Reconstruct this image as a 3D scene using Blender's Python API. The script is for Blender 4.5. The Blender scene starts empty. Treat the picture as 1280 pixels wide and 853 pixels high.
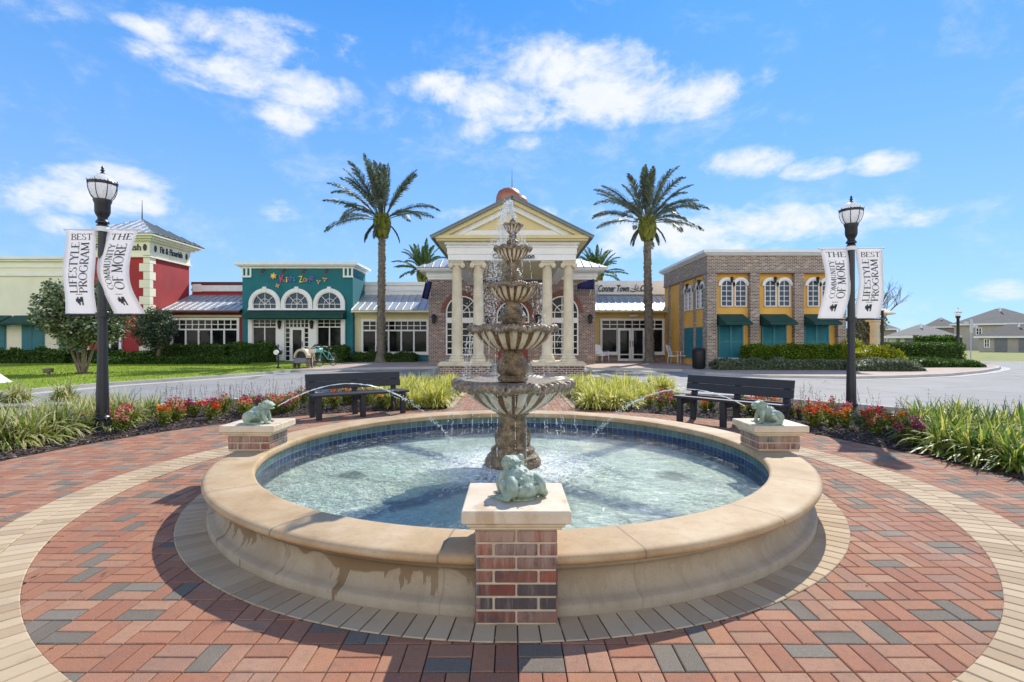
import bpy, bmesh, math, random
import numpy as np
from mathutils import Vector, Matrix, noise
random.seed(7); np.random.seed(7)
PI = math.pi; R = math.radians
S = bpy.context.scene
C = S.collection
# ------------------------------------------------------------------ camera
CH = 1.38; F = 645.0
cam = bpy.data.objects.new('camera', bpy.data.cameras.new('camera')); C.objects.link(cam)
cam.location = (0, 0, CH); cam.rotation_euler = (R(90), 0, 0)
cam.data.sensor_width = 36; cam.data.lens = 36*F/1280; cam.data.clip_start = .05; cam.data.clip_end = 3000
S.camera = cam
# ------------------------------------------------------------------ light
SUNV = Vector((.50, .95, 1.0)).normalized()
sl = bpy.data.lights.new('sun', 'SUN'); sl.energy = 4.0; sl.angle = R(.53); sl.color = (1, .95, .86)
so = bpy.data.objects.new('sun', sl); C.objects.link(so)
so.rotation_euler = SUNV.to_track_quat('Z', 'Y').to_euler(); so.location = (0, 0, 30)
S.view_settings.view_transform = 'Standard'; S.view_settings.look = 'None'
S.view_settings.exposure = 0.5; S.view_settings.gamma = 1
SKY_STR = .15

def X(px, Y): return (px-640)*Y/F
def Z(py, Y): return CH-(py-427)*Y/F
def G(px, py, z=0):
    Y = F*(CH-z)/(py-427); return (X(px, Y), Y)

# ------------------------------------------------------------------ node helpers
class NT:
    def __init__(s, tree): s.t = tree; s.n = tree.nodes; s.l = tree.links
    def new(s, typ, **kw):
        n = s.n.new(typ)
        for k, v in kw.items(): setattr(n, k, v)
        return n
    def set(s, inp, v):
        if isinstance(v, bpy.types.NodeSocket): s.l.new(v, inp)
        elif v is not None:
            if hasattr(inp.default_value, '__len__') and not hasattr(v, '__len__'): v = (v, v, v)
            if hasattr(inp.default_value, '__len__') and len(inp.default_value) == 4 and len(v) == 3: v = (*v, 1)
            inp.default_value = v
    def math(s, op, a, b=None, c=None, clamp=False):
        n = s.new('ShaderNodeMath', operation=op); n.use_clamp = clamp
        s.set(n.inputs[0], a)
        if b is not None: s.set(n.inputs[1], b)
        if c is not None: s.set(n.inputs[2], c)
        return n.outputs[0]
    def mix(s, f, a, b, mode='MIX'):
        n = s.new('ShaderNodeMix', data_type='RGBA', blend_type=mode)
        s.set(n.inputs[0], f); s.set(n.inputs[6], a); s.set(n.inputs[7], b); return n.outputs[2]
    def ramp(s, f, stops, interp='LINEAR'):
        n = s.new('ShaderNodeValToRGB'); r = n.color_ramp; r.interpolation = interp
        while len(r.elements) < len(stops): r.elements.new(.5)
        for e, (p, c) in zip(r.elements, stops):
            e.position = p; e.color = (*c, 1) if hasattr(c, '__len__') else (c, c, c, 1)
        s.set(n.inputs[0], f); return n.outputs[0]
    def noise(s, scale, detail=4, rough=.55, vec=None, dist=0):
        n = s.new('ShaderNodeTexNoise'); n.inputs['Scale'].default_value = scale
        n.inputs['Detail'].default_value = detail; n.inputs['Roughness'].default_value = rough
        n.inputs['Distortion'].default_value = dist
        if vec is not None: s.l.new(vec, n.inputs['Vector'])
        return n.outputs['Fac']
    def coord(s, k='Object'): return s.new('ShaderNodeTexCoord').outputs[k]
    def scale(s, v, sc):
        n = s.new('ShaderNodeVectorMath', operation='MULTIPLY'); s.l.new(v, n.inputs[0]); n.inputs[1].default_value = sc; return n.outputs[0]
    def xyz(s, v):
        n = s.new('ShaderNodeSeparateXYZ'); s.l.new(v, n.inputs[0]); return n.outputs
    def bump(s, h, strength=.3, dist=.01, normal=None):
        n = s.new('ShaderNodeBump'); n.inputs['Strength'].default_value = strength; n.inputs['Distance'].default_value = dist
        s.l.new(h, n.inputs['Height'])
        if normal is not None: s.l.new(normal, n.inputs['Normal'])
        return n.outputs[0]

def newmat(name):
    m = bpy.data.materials.new(name); m.use_nodes = True
    t = NT(m.node_tree); return m, t, t.n['Principled BSDF']
def smooth(t, a, b, x):
    n = t.new('ShaderNodeMapRange', interpolation_type='SMOOTHSTEP')
    n.inputs[1].default_value = a; n.inputs[2].default_value = b; t.set(n.inputs[0], x); return n.outputs[0]

def paint(name, col, rough=.6, var=.12, scale=3, bump=.15, bscale=60, metal=0, grime=None, spec=.5):
    """a coloured surface with large blotchy wear, fine grain"""
    m, t, b = newmat(name); co = t.coord()
    n1 = t.noise(scale, 5, .6, co); n2 = t.noise(bscale, 3, .6, co)
    lo = tuple(c*(1-var) for c in col); hi = tuple(min(1, c*(1+var)) for c in col)
    c = t.ramp(n1, [(.3, lo), (.7, hi)])
    if grime:
        g = t.noise(scale*.6, 6, .7, t.scale(co, (1, 1, .25)))
        c = t.mix(t.math('MULTIPLY', smooth(t, .55, .8, g), grime[1]), c, grime[0])
    t.set(b.inputs['Base Color'], c); b.inputs['Roughness'].default_value = rough
    b.inputs['Metallic'].default_value = metal; b.inputs['Specular IOR Level'].default_value = spec
    if bump: t.set(b.inputs['Normal'], t.bump(n2, bump, .004))
    return m

def leafmat(name, stops, trans=.45, gloss=.25, rough=.45):
    m, t, b = newmat(name)
    a = t.new('ShaderNodeAttribute', attribute_name='rnd').outputs['Fac']
    oi = t.new('ShaderNodeObjectInfo').outputs['Random']
    c = t.ramp(t.math('ADD', a, t.math('MULTIPLY', t.math('SUBTRACT', oi, .5), .12)), stops)
    t.set(b.inputs['Base Color'], c); b.inputs['Roughness'].default_value = rough; b.inputs['Specular IOR Level'].default_value = gloss
    tr = t.new('ShaderNodeBsdfTranslucent'); t.set(tr.inputs['Color'], c)
    mx = t.new('ShaderNodeMixShader'); mx.inputs[0].default_value = trans
    t.l.new(b.outputs[0], mx.inputs[1]); t.l.new(tr.outputs[0], mx.inputs[2])
    t.l.new(mx.outputs[0], t.n['Material Output'].inputs[0]); return m

def brickmat(name, stops, mortar, bw=.215, bh=.075, ms=.012, bump=.5, offset=.5, grime=.25):
    m, t, b = newmat(name); uv = t.coord('UV')
    def bk(c1, c2, mo):
        n = t.new('ShaderNodeTexBrick'); n.offset = offset; n.squash = 1
        t.l.new(uv, n.inputs['Vector']); n.inputs['Scale'].default_value = 1
        n.inputs['Brick Width'].default_value = bw; n.inputs['Row Height'].default_value = bh
        n.inputs['Mortar Size'].default_value = ms; n.inputs['Mortar Smooth'].default_value = .2; n.inputs['Bias'].default_value = 0
        n.inputs['Color1'].default_value = (*c1, 1); n.inputs['Color2'].default_value = (*c2, 1); n.inputs['Mortar'].default_value = (*mo, 1); return n
    n = bk((0, 0, 0), (1, 1, 1), (.5, .5, .5))
    c = t.ramp(n.outputs['Color'], stops)
    nz = t.noise(9, 5, .65, t.coord())
    c = t.mix(t.math('MULTIPLY', nz, .5), c, (.35, .3, .28), 'OVERLAY')
    c = t.mix(n.outputs['Fac'], c, mortar)
    g = t.noise(1.1, 6, .7, t.coord())
    c = t.mix(t.math('MULTIPLY', smooth(t, .5, .8, g), grime), c, (.5, .47, .43))
    t.set(b.inputs['Base Color'], c); b.inputs['Roughness'].default_value = .85
    h = t.math('ADD', t.math('MULTIPLY', n.outputs['Fac'], -1), t.math('MULTIPLY', t.noise(90, 3, .6, t.coord()), .3))
    t.set(b.inputs['Normal'], t.bump(h, bump, .006)); return m

# ------------------------------------------------------------------ mesh builder
class MB:
    def __init__(s): s.v = []; s.f = []; s.m = []; s.r = []; s.uvs = None; s.tf = None; s.mi = 0; s.rv = 0.
    def add(s, vs, fs):
        o = len(s.v)
        s.v += [s.tf(*p) for p in vs] if s.tf else [tuple(p) for p in vs]
        for f in fs: s.f.append(tuple(i+o for i in f)); s.m.append(s.mi); s.r.append(s.rv)
        return s
    def quad(s, a, b, c, d): return s.add([a, b, c, d], [(0, 1, 2, 3)])
    def box(s, x0, x1, y0, y1, z0, z1):
        return s.add([(x0,y0,z0),(x1,y0,z0),(x1,y1,z0),(x0,y1,z0),(x0,y0,z1),(x1,y0,z1),(x1,y1,z1),(x0,y1,z1)],
              [(0,3,2,1),(4,5,6,7),(0,1,5,4),(1,2,6,5),(2,3,7,6),(3,0,4,7)])
    def bbox(s, x0, x1, y0, y1, z0, z1, b=.01):
        """box with bevelled edges"""
        vs = []; 
        P = [(x0,x1),(y0,y1),(z0,z1)]
        idx = {}
        for cx in (0,1):
            for cy in (0,1):
                for cz in (0,1):
                    c = (cx,cy,cz)
                    for ax in range(3):
                        p = []
                        for k in range(3):
                            q = P[k][c[k]]
                            if k != ax: q += b if c[k] == 0 else -b
                            p.append(q)
                        idx[(c,ax)] = len(vs); vs.append(tuple(p))
        fs = []
        for ax in range(3):
            o1, o2 = [k for k in range(3) if k != ax]
            for sd in (0,1):
                f = []
                for (a,bb) in ((0,0),(1,0),(1,1),(0,1)):
                    c = [0,0,0]; c[ax] = sd; c[o1] = a; c[o2] = bb; f.append(idx[(tuple(c),ax)])
                fs.append(tuple(f))
        for ax in range(3):
            o1, o2 = [k for k in range(3) if k != ax]
            for a in (0,1):
                for bb in (0,1):
                    c0=[0,0,0]; c0[o1]=a; c0[o2]=bb; c1=list(c0); c1[ax]=1
                    c0=tuple(c0); c1=tuple(c1)
                    fs.append((idx[(c0,o1)],idx[(c1,o1)],idx[(c1,o2)],idx[(c0,o2)]))
        for cx in (0,1):
            for cy in (0,1):
                for cz in (0,1):
                    c=(cx,cy,cz); fs.append((idx[(c,0)],idx[(c,1)],idx[(c,2)]))
        return s.add(vs, fs)
    def tube(s, pts, rad, n=8, cap=True):
        pts = [Vector(p) for p in pts]; rad = rad if hasattr(rad, '__len__') else [rad]*len(pts)
        vs = []; up = Vector((0,0,1)); u = None
        for i, p in enumerate(pts):
            d = (pts[min(i+1,len(pts)-1)]-pts[max(i-1,0)]).normalized()
            if u is None: u = d.cross(up if abs(d.z) < .9 else Vector((1,0,0))).normalized()
            else: u = (u-d*u.dot(d)).normalized()
            w = d.cross(u)
            for k in range(n):
                a = 2*PI*k/n; q = p+(u*math.cos(a)+w*math.sin(a))*rad[i]; vs.append(tuple(q))
        fs = [(i*n+k, i*n+(k+1)%n, (i+1)*n+(k+1)%n, (i+1)*n+k) for i in range(len(pts)-1) for k in range(n)]
        if cap: fs += [tuple(range(n))[::-1], tuple(range((len(pts)-1)*n, len(pts)*n))]
        return s.add(vs, fs)
    def lathe(s, prof, c=(0,0,0), n=32, mod=None, uvn=None, close=False, a0=0, a1=2*PI):
        full = abs(a1-a0-2*PI) < 1e-6; m = n if full else n+1
        vs = []
        for j,(r,z) in enumerate(prof):
            for k in range(m):
                a = a0+(a1-a0)*k/n; rr, zz = (r, z) if mod is None else mod(j, r, z, a)
                vs.append((c[0]+rr*math.cos(a), c[1]+rr*math.sin(a), c[2]+zz))
        fs = []
        for j in range(len(prof)-1):
            for k in range(n):
                k2 = (k+1) % m; fs.append((j*m+k, j*m+k2, (j+1)*m+k2, (j+1)*m+k))
        if close and full: fs += [tuple(range(m))[::-1], tuple(range((len(prof)-1)*m, len(prof)*m))]
        return s.add(vs, fs)
    def prism(s, poly, y0, y1):
        """poly in (x,z), extruded along y"""
        n = len(poly)
        vs = [(x,y0,z) for x,z in poly]+[(x,y1,z) for x,z in poly]
        fs = [tuple(range(n)), tuple(range(n,2*n))[::-1]]+[(i,(i+1)%n,n+(i+1)%n,n+i) for i in range(n)]
        return s.add(vs, fs)
    def slab(s, poly, z0, z1):
        n = len(poly)
        vs = [(x,y,z0) for x,y in poly]+[(x,y,z1) for x,y in poly]
        fs = [tuple(range(n))[::-1], tuple(range(n,2*n))]+[(i,(i+1)%n,n+(i+1)%n,n+i) for i in range(n)]
        return s.add(vs, fs)
    def ball(s, c, r, nu=10, nv=7, rot=None):
        r = r if hasattr(r,'__len__') else (r,r,r); vs = []
        for j in range(nv+1):
            t = PI*j/nv
            for k in range(nu):
                a = 2*PI*k/nu; p = Vector((r[0]*math.sin(t)*math.cos(a), r[1]*math.sin(t)*math.sin(a), r[2]*math.cos(t)))
                if rot: p = rot @ p
                vs.append((c[0]+p.x, c[1]+p.y, c[2]+p.z))
        fs = [(j*nu+k, (j+1)*nu+k, (j+1)*nu+(k+1)%nu, j*nu+(k+1)%nu) for j in range(nv) for k in range(nu)]
        return s.add(vs, fs)
    def build(s, name, mats, parent=None, sm=False, uv=False, bev=0):
        me = bpy.data.meshes.new(name); me.from_pydata(s.v, [], s.f)
        mats = mats if isinstance(mats, (list, tuple)) else [mats]
        for m in mats: me.materials.append(m)
        if len(mats) > 1: me.polygons.foreach_set('material_index', s.m)
        a = me.attributes.new('rnd', 'FLOAT', 'FACE'); a.data.foreach_set('value', s.r)
        if uv: boxuv(me)
        if s.uvs is not None:
            l = me.uv_layers.new(name='UVMap')
            vi = np.zeros(len(me.loops), dtype=np.int32); me.loops.foreach_get('vertex_index', vi)
            l.data.foreach_set('uv', np.array(s.uvs, dtype=np.float32)[vi].ravel())
        me.update()
        if sm:
            me.polygons.foreach_set('use_smooth', [True]*len(me.polygons))
            if sm is not True:
                try: me.set_sharp_from_angle(angle=R(sm))
                except Exception: pass
        o = bpy.data.objects.new(name, me); C.objects.link(o)
        if parent is not None:
            o.parent = parent; w = wloc(parent); o.location = (-w.x, -w.y, -w.z)
        if bev:
            b = o.modifiers.new('bevel', 'BEVEL'); b.width = bev; b.segments = 2; b.limit_method = 'ANGLE'
        return o

def boxuv(me):
    l = me.uv_layers.new(name='UVMap'); n = len(me.loops)
    co = np.zeros(len(me.vertices)*3, dtype=np.float32); me.vertices.foreach_get('co', co); co = co.reshape(-1,3)
    vi = np.zeros(n, dtype=np.int32); me.loops.foreach_get('vertex_index', vi)
    nm = np.zeros(len(me.polygons)*3, dtype=np.float32); me.polygons.foreach_get('normal', nm); nm = np.abs(nm.reshape(-1,3))
    lt = np.zeros(len(me.polygons), dtype=np.int32); me.polygons.foreach_get('loop_total', lt)
    ax = np.repeat(nm.argmax(1), lt); p = co[vi]
    u = np.where(ax == 0, p[:,1], p[:,0]); v = np.where(ax == 2, p[:,1], p[:,2])
    l.data.foreach_set('uv', np.stack([u, v], 1).astype(np.float32).ravel())

def wloc(o):
    p = Vector((0,0,0))
    while o is not None: p += o.location; o = o.parent
    return p
def tag(o, label=None, cat=None, group=None, kind=None):
    if label: o['label'] = label
    if cat: o['category'] = cat
    if group: o['group'] = group
    if kind: o['kind'] = kind
    return o
def thing(name, label, cat, loc=(0,0,0), rz=0, group=None):
    o = bpy.data.objects.new(name, None); C.objects.link(o); o.location = loc; o.rotation_euler.z = rz
    o.empty_display_size = .3
    return tag(o, label, cat, group)
def copy_tree(o, parent=None):
    c = o.copy(); C.objects.link(c)
    if parent is not None: c.parent = parent
    for ch in list(o.children): copy_tree(ch, c)
    return c
def struct(o): o['kind'] = 'structure'; return o
def stuff(o, label, cat): o['kind'] = 'stuff'; o['label'] = label; o['category'] = cat; return o

# ------------------------------------------------------------------ world
w = bpy.data.worlds.new('World'); S.world = w; w.use_nodes = True
t = NT(w.node_tree); bg = t.n['Background']
sky = t.new('ShaderNodeTexSky', sky_type='NISHITA'); sky.sun_disc = False
sky.sun_elevation = math.asin(SUNV.z); sky.sun_rotation = math.atan2(SUNV.x, SUNV.y)
sky.air_density = 1.0; sky.dust_density = .35; sky.ozone_density = 3.0; sky.altitude = 50
d = t.coord('Generated'); x_, y_, z_ = t.xyz(d)
az = t.math('ARCTAN2', x_, y_); el = t.math('ARCSINE', z_)
clouds = [(200,42,50,14,.9),(300,48,95,26,1.1),(330,35,60,20,.9),(275,85,90,26,1),(385,115,62,24,.9),(372,145,45,20,.55),(62,15,36,12,.1),
 (560,112,60,18,.9),(640,125,80,24,1),(700,85,95,36,1.15),(760,112,100,40,1.2),(850,122,70,26,.9),(660,150,60,13,.6),
 (90,238,125,24,1.15),(150,228,60,18,.8),(20,250,60,16,.7),(80,281,36,11,.6),(350,264,22,12,.3),
 (935,203,52,18,1.15),(1015,212,36,12,1),(1105,203,40,14,1.15),(870,292,130,28,1.15),(800,300,60,16,.7),(930,285,60,22,.8),(1060,275,95,20,.75),(1140,272,40,12,.7),
 (590,270,70,12,.55),(700,270,60,10,.4),(1252,366,42,14,1),(450,65,30,16,.3),(510,148,30,12,.2),(600,165,20,12,.3),(655,178,16,9,.25),(958,100,20,12,.2)]
field = None
for cx, cy, rx, ry, stg in clouds:
    dx = cx-640; h = math.hypot(F, dx)
    a0 = math.atan(dx/F); e0 = math.atan((427-cy)/h); ra = rx*F/(h*h); re = ry*h/(h*h+(427-cy)**2)
    u = t.math('DIVIDE', t.math('SUBTRACT', az, a0), ra*1.25); v = t.math('DIVIDE', t.math('SUBTRACT', el, e0), re*1.3)
    q = t.math('SUBTRACT', 1, t.math('ADD', t.math('MULTIPLY', u, u), t.math('MULTIPLY', v, v)))
    q = t.math('MULTIPLY', t.math('MAXIMUM', q, -1), stg)
    field = q if field is None else t.math('MAXIMUM', field, q)
sc = t.scale(d, (1, 1, 1.7))
n1 = t.noise(7, 9, .62, sc, .4); n2 = t.noise(26, 6, .65, sc, .3)
nn = t.math('ADD', t.math('MULTIPLY', t.math('SUBTRACT', n1, .5), 4.6), t.math('MULTIPLY', t.math('SUBTRACT', n2, .5), 1.5))
den = smooth(t, -.15, 1.5, t.math('ADD', t.math('MAXIMUM', field, -.75), nn))
den = t.math('MULTIPLY', den, smooth(t, -.35, .25, field))
den = t.math('MULTIPLY', den, .93)
up_ = t.math('MAXIMUM', z_, 0)
grad = t.ramp(up_, [(0,(.25,.35,.46)),(.16,(.175,.30,.465)),(.33,(.11,.245,.455)),(.56,(.040,.172,.42)),(1,(.015,.09,.30))])
grad = t.mix(1, grad, (10,10,10), 'MULTIPLY')
skyc = t.mix(1, sky.outputs[0], (.30,.62,1.15), 'MULTIPLY')
skyc = t.mix(.78, skyc, grad)
cl = t.mix(n2, (4.1,4.3,4.6), (5.0,5.05,5.1))
col = t.mix(den, skyc, cl)
# bright clouds added unseen behind the viewer as fill light for the shaded facades
bn = t.noise(2.6, 8, .6, sc, .3)
bk = t.math('MULTIPLY', smooth(t, .05, -.45, y_), smooth(t, .72, .38, z_))
bk = t.math('MULTIPLY', bk, smooth(t, .30, .46, bn))
fill_bank = t.mix(t.noise(9, 5, .6, sc), (7.0,6.7,6.3), (10.0,9.7,9.2))
col = t.mix(bk, col, fill_bank)
t.set(bg.inputs[0], col); bg.inputs[1].default_value = SKY_STR

# ------------------------------------------------------------------ materials
M = {}
M['cream'] = paint('cream_stucco', (.80,.78,.62), .8, .05, 1.2, .2, 40, grime=((.16,.14,.11), .22))
M['white'] = paint('white_paint', (.80,.80,.78), .6, .04, 2, .1, 40)
M['offwhite'] = paint('off_white_trim', (.80,.81,.80), .65, .06, 2, .1, 40, grime=((.5,.49,.44), .25))
M['teal'] = paint('teal_stucco', (.010,.155,.185), .8, .12, 1.2, .2, 50, grime=((.16,.14,.11), .22))
M['green_fabric'] = paint('green_awning_fabric', (.003,.055,.042), .75, .15, 3, .2, 200)
M['red'] = paint('red_stucco', (.34,.03,.033), .8, .12, 1.2, .2, 50, grime=((.16,.14,.11), .22))
M['yellow'] = paint('yellow_stucco', (.62,.47,.17), .8, .07, 1.2, .2, 50, grime=((.16,.14,.11), .22))
M['paleyellow'] = paint('pale_yellow_stucco', (.72,.66,.40), .8, .06, 1.2, .2, 50, grime=((.16,.14,.11), .22))
M['gold'] = paint('golden_stucco', (.74,.42,.085), .8, .1, 1.2, .2, 50, grime=((.16,.14,.11), .22))
M['shutter'] = paint('teal_shutter', (.015,.17,.22), .5, .1, 3, 0)
M['roofmetal'] = paint('galvanised_roof', (.50,.52,.53), .48, .12, 1.5, .05, 30, metal=.55, grime=((.3,.3,.3), .4))
M['roofdark'] = paint('dark_roof_metal', (.16,.19,.20), .45, .12, 1.5, .05, 30, metal=.3)
M['rednarrow'] = paint('maroon_trim', (.13,.02,.025), .6, .1, 3, 0)
M['black'] = paint('black_metal', (.012,.013,.016), .45, .2, 6, .1, 90)
M['post'] = paint('black_post_paint', (.016,.019,.024), .38, .25, 4, .12, 120)
M['bench'] = paint('dark_bench_lumber', (.012,.016,.024), .55, .3, 5, .35, 70)
M['stone'] = paint('column_stone', (.62,.55,.40), .8, .14, 3, .3, 40, grime=((.36,.30,.2), .5))
M['concrete'] = paint('concrete', (.44,.42,.38), .85, .12, 1.3, .3, 60, grime=((.25,.23,.2), .5))
M['copper'] = paint('copper_dome', (.42,.15,.08), .45, .2, 3, .05, 30, metal=.4)
M['navy'] = paint('navy_cloth', (.008,.012,.075), .8, .15, 6, 0)
M['blackletter'] = paint('dark_lettering', (.015,.03,.035), .5, .1, 8, 0)
M['ink'] = paint('grey_ink', (.035,.04,.05), .7, .1, 8, 0)
M['whitemetal'] = paint('white_metal', (.8,.8,.8), .4, .05, 5, 0)
def glass():
    m, t, b = newmat('window_glass'); co = t.coord()
    n = t.noise(1.3, 5, .6, co)
    t.set(b.inputs['Base Color'], t.ramp(n, [(.35,(.004,.006,.007)),(.6,(.015,.018,.016)),(.75,(.05,.048,.04))]))
    b.inputs['Roughness'].default_value = .05; b.inputs['Specular IOR Level'].default_value = .22
    t.set(b.inputs['Normal'], t.bump(t.noise(2.5, 2, .5, co), .04, .02)); return m
M['glass'] = glass()
M['glassblue'] = paint('blue_window_glass', (.03,.06,.10), .08, .3, 2, 0, spec=.3)
M['brick'] = brickmat('brown_brick', [(0,(.05,.025,.022)),(.3,(.15,.06,.05)),(.5,(.24,.105,.08)),(.65,(.09,.05,.048)),(.85,(.17,.085,.07)),(1,(.42,.30,.25))], (.50,.45,.40))
M['brickgrey'] = brickmat('weathered_brick', [(0,(.07,.045,.035)),(.3,(.18,.11,.075)),(.5,(.28,.18,.12)),(.65,(.12,.08,.065)),(.85,(.22,.135,.09)),(1,(.46,.38,.29))], (.56,.52,.46))
def asphalt():
    m, t, b = newmat('asphalt'); co = t.coord()
    c = t.ramp(t.noise(.35, 6, .65, co), [(.3,(.225,.218,.20)),(.7,(.30,.29,.27))])
    c = t.mix(t.math('MULTIPLY', smooth(t, .52,.75, t.noise(140, 2, .7, co)), .5), c, (.34,.33,.31))
    c = t.mix(t.math('MULTIPLY', smooth(t, .55,.7, t.noise(1.6, 7, .7, co)), .4), c, (.1,.1,.1))
    v = t.new('ShaderNodeTexVoronoi', feature='DISTANCE_TO_EDGE'); v.inputs['Scale'].default_value = .35
    t.l.new(t.mix(.12, co, t.new('ShaderNodeTexNoise').outputs['Color']), v.inputs['Vector'])
    c = t.mix(t.math('MULTIPLY', t.math('SUBTRACT', 1, smooth(t, 0, .012, v.outputs[0])), .6), c, (.05,.05,.05))
    t.set(b.inputs['Base Color'], c); b.inputs['Roughness'].default_value = .85
    t.set(b.inputs['Normal'], t.bump(t.noise(160, 2, .6, co), .5, .004)); return m
M['asphalt'] = asphalt()
def grassgnd(name, a, b_, c_):
    m, t, b = newmat(name); co = t.coord()
    n = t.noise(.5, 6, .7, co); n2 = t.noise(30, 4, .7, co)
    c = t.ramp(t.math('ADD', t.math('MULTIPLY', n, .55), t.math('MULTIPLY', n2, .45)), [(.35,a),(.5,b_),(.65,c_)])
    t.set(b.inputs['Base Color'], c); b.inputs['Roughness'].default_value = .9
    t.set(b.inputs['Normal'], t.bump(n2, .6, .03)); return m
M['lawn'] = grassgnd('lawn_turf', (.13,.20,.010), (.21,.29,.015), (.30,.37,.03))
M['field'] = grassgnd('field_turf', (.13,.16,.03), (.22,.23,.05), (.32,.3,.09))
def sidewalk():
    m, t, b = newmat('sidewalk_paving'); co = t.coord()
    c = t.ramp(t.noise(.8, 6, .65, co), [(.3,(.40,.33,.28)),(.7,(.52,.45,.39))])
    n = t.new('ShaderNodeTexBrick'); n.offset = .5; t.l.new(co, n.inputs['Vector'])
    n.inputs['Scale'].default_value = 1; n.inputs['Brick Width'].default_value = .4; n.inputs['Row Height'].default_value = .2; n.inputs['Mortar Size'].default_value = .008
    n.inputs['Color1'].default_value = (.9,.75,.68,1); n.inputs['Color2'].default_value = (1,.95,.9,1); n.inputs['Mortar'].default_value = (.6,.55,.5,1)
    c = t.mix(1, c, n.outputs['Color'], 'MULTIPLY')
    t.set(b.inputs['Base Color'], c); b.inputs['Roughness'].default_value = .85; return m
M['sidewalk'] = sidewalk()
def pavermat():
    m, t, b = newmat('paver_blocks'); co = t.coord()
    a = t.new('ShaderNodeAttribute', attribute_name='rnd').outputs['Fac']
    c = t.ramp(a, [(0,(.115,.098,.072)),(.10,(.145,.125,.092)),(.17,(.185,.16,.12)),(.175,(.26,.088,.042)),(.28,(.35,.13,.06)),(.38,(.29,.10,.046)),(.47,(.38,.16,.072)),(.55,(.32,.125,.058)),(.60,(.34,.145,.075)),(.72,(.39,.20,.11)),(.85,(.34,.165,.09)),(1,(.27,.13,.08))], 'LINEAR')
    g = t.noise(260, 3, .85, co); gg = t.noise(7, 5, .7, co); g3 = t.noise(1.2, 4, .6, co)
    c = t.mix(t.math('MULTIPLY', smooth(t, .5,.72, g), .5), c, (.60,.50,.42))
    c = t.mix(t.math('MULTIPLY', smooth(t, .5,.32, g), .55), c, (.10,.065,.05))
    c = t.mix(t.math('MULTIPLY', smooth(t, .45,.75, gg), .5), c, (.20,.13,.09))
    c = t.mix(t.math('MULTIPLY', smooth(t, .5,.75, g3), .2), c, (.48,.34,.26))
    c = t.mix(t.math('MULTIPLY', smooth(t, .52,.66, t.noise(28, 5, .75, co, .6)), .35), c, (.16,.10,.07))
    t.set(b.inputs['Base Color'], c); b.inputs['Roughness'].default_value = .88
    t.set(b.inputs['Normal'], t.bump(g, .6, .003)); return m
M['paver'] = pavermat()
def buffmat():
    m, t, b = newmat('buff_pavers'); co = t.coord()
    a = t.new('ShaderNodeAttribute', attribute_name='rnd').outputs['Fac']
    c = t.ramp(a, [(0,(.37,.255,.145)),(.5,(.46,.335,.20)),(1,(.53,.40,.245))])
    g = t.noise(420, 2, .8, co)
    c = t.mix(t.math('MULTIPLY', smooth(t, .5,.75, g), .4), c, (.62,.53,.42))
    c = t.mix(t.math('MULTIPLY', smooth(t, .5,.8, t.noise(5, 5, .7, co)), .4), c, (.30,.22,.14))
    t.set(b.inputs['Base Color'], c); b.inputs['Roughness'].default_value = .88
    t.set(b.inputs['Normal'], t.bump(g, .5, .003)); return m
M['buff'] = buffmat()
M['joint'] = paint('sand_joint', (.055,.040,.028), .95, .4, 12, .4, 200)
M['mulch'] = paint('mulch_soil', (.035,.022,.017), .95, .5, 20, .8, 60)
def chipmat():
    m, t, b = newmat('mulch_chips')
    a = t.new('ShaderNodeAttribute', attribute_name='rnd').outputs['Fac']
    t.set(b.inputs['Base Color'], t.ramp(a, [(0,(.02,.013,.01)),(.5,(.06,.036,.026)),(.8,(.11,.075,.055)),(1,(.26,.2,.16))]))
    b.inputs['Roughness'].default_value = .85; return m
M['chips'] = chipmat()
def copingmat():
    m, t, b = newmat('cast_stone_coping'); co = t.coord()
    n = t.noise(2.2, 6, .6, co); x, y, z = t.xyz(co)
    ang = t.math('ARCTAN2', t.math('SUBTRACT', y, 5.22), x)
    c = t.ramp(n, [(.3,(.34,.215,.10)),(.5,(.45,.31,.165)),(.72,(.55,.42,.26))])
    c = t.mix(t.math('MULTIPLY', smooth(t, .55,.8, t.noise(.9, 5, .7, co)), .5), c, (.58,.47,.33))
    c = t.mix(t.math('MULTIPLY', smooth(t, .6,.75, t.noise(6, 7, .75, co, 1)), .4), c, (.30,.19,.10))
    jj = t.math('ABSOLUTE', t.math('SUBTRACT', t.math('FRACT', t.math('ADD', t.math('MULTIPLY', ang, 16/(2*PI)), .5+t_off)), .5))
    c = t.mix(t.math('MULTIPLY', t.math('SUBTRACT', 1, smooth(t, .003, .008, jj)), .85), c, (.2,.14,.09))
    c = t.mix(t.math('MULTIPLY', smooth(t, .50,.72, t.noise(16, 6, .75, co, .5)), .45), c, (.27,.17,.085))
    c = t.mix(t.math('MULTIPLY', smooth(t, .62,.70, t.noise(120, 2, .6, co)), .5), c, (.20,.14,.09))
    t.set(b.inputs['Base Color'], c); b.inputs['Roughness'].default_value = .72
    t.set(b.inputs['Normal'], t.bump(t.noise(90, 4, .65, co), .25, .004)); return m
t_off = .35
M['coping'] = copingmat()
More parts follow.
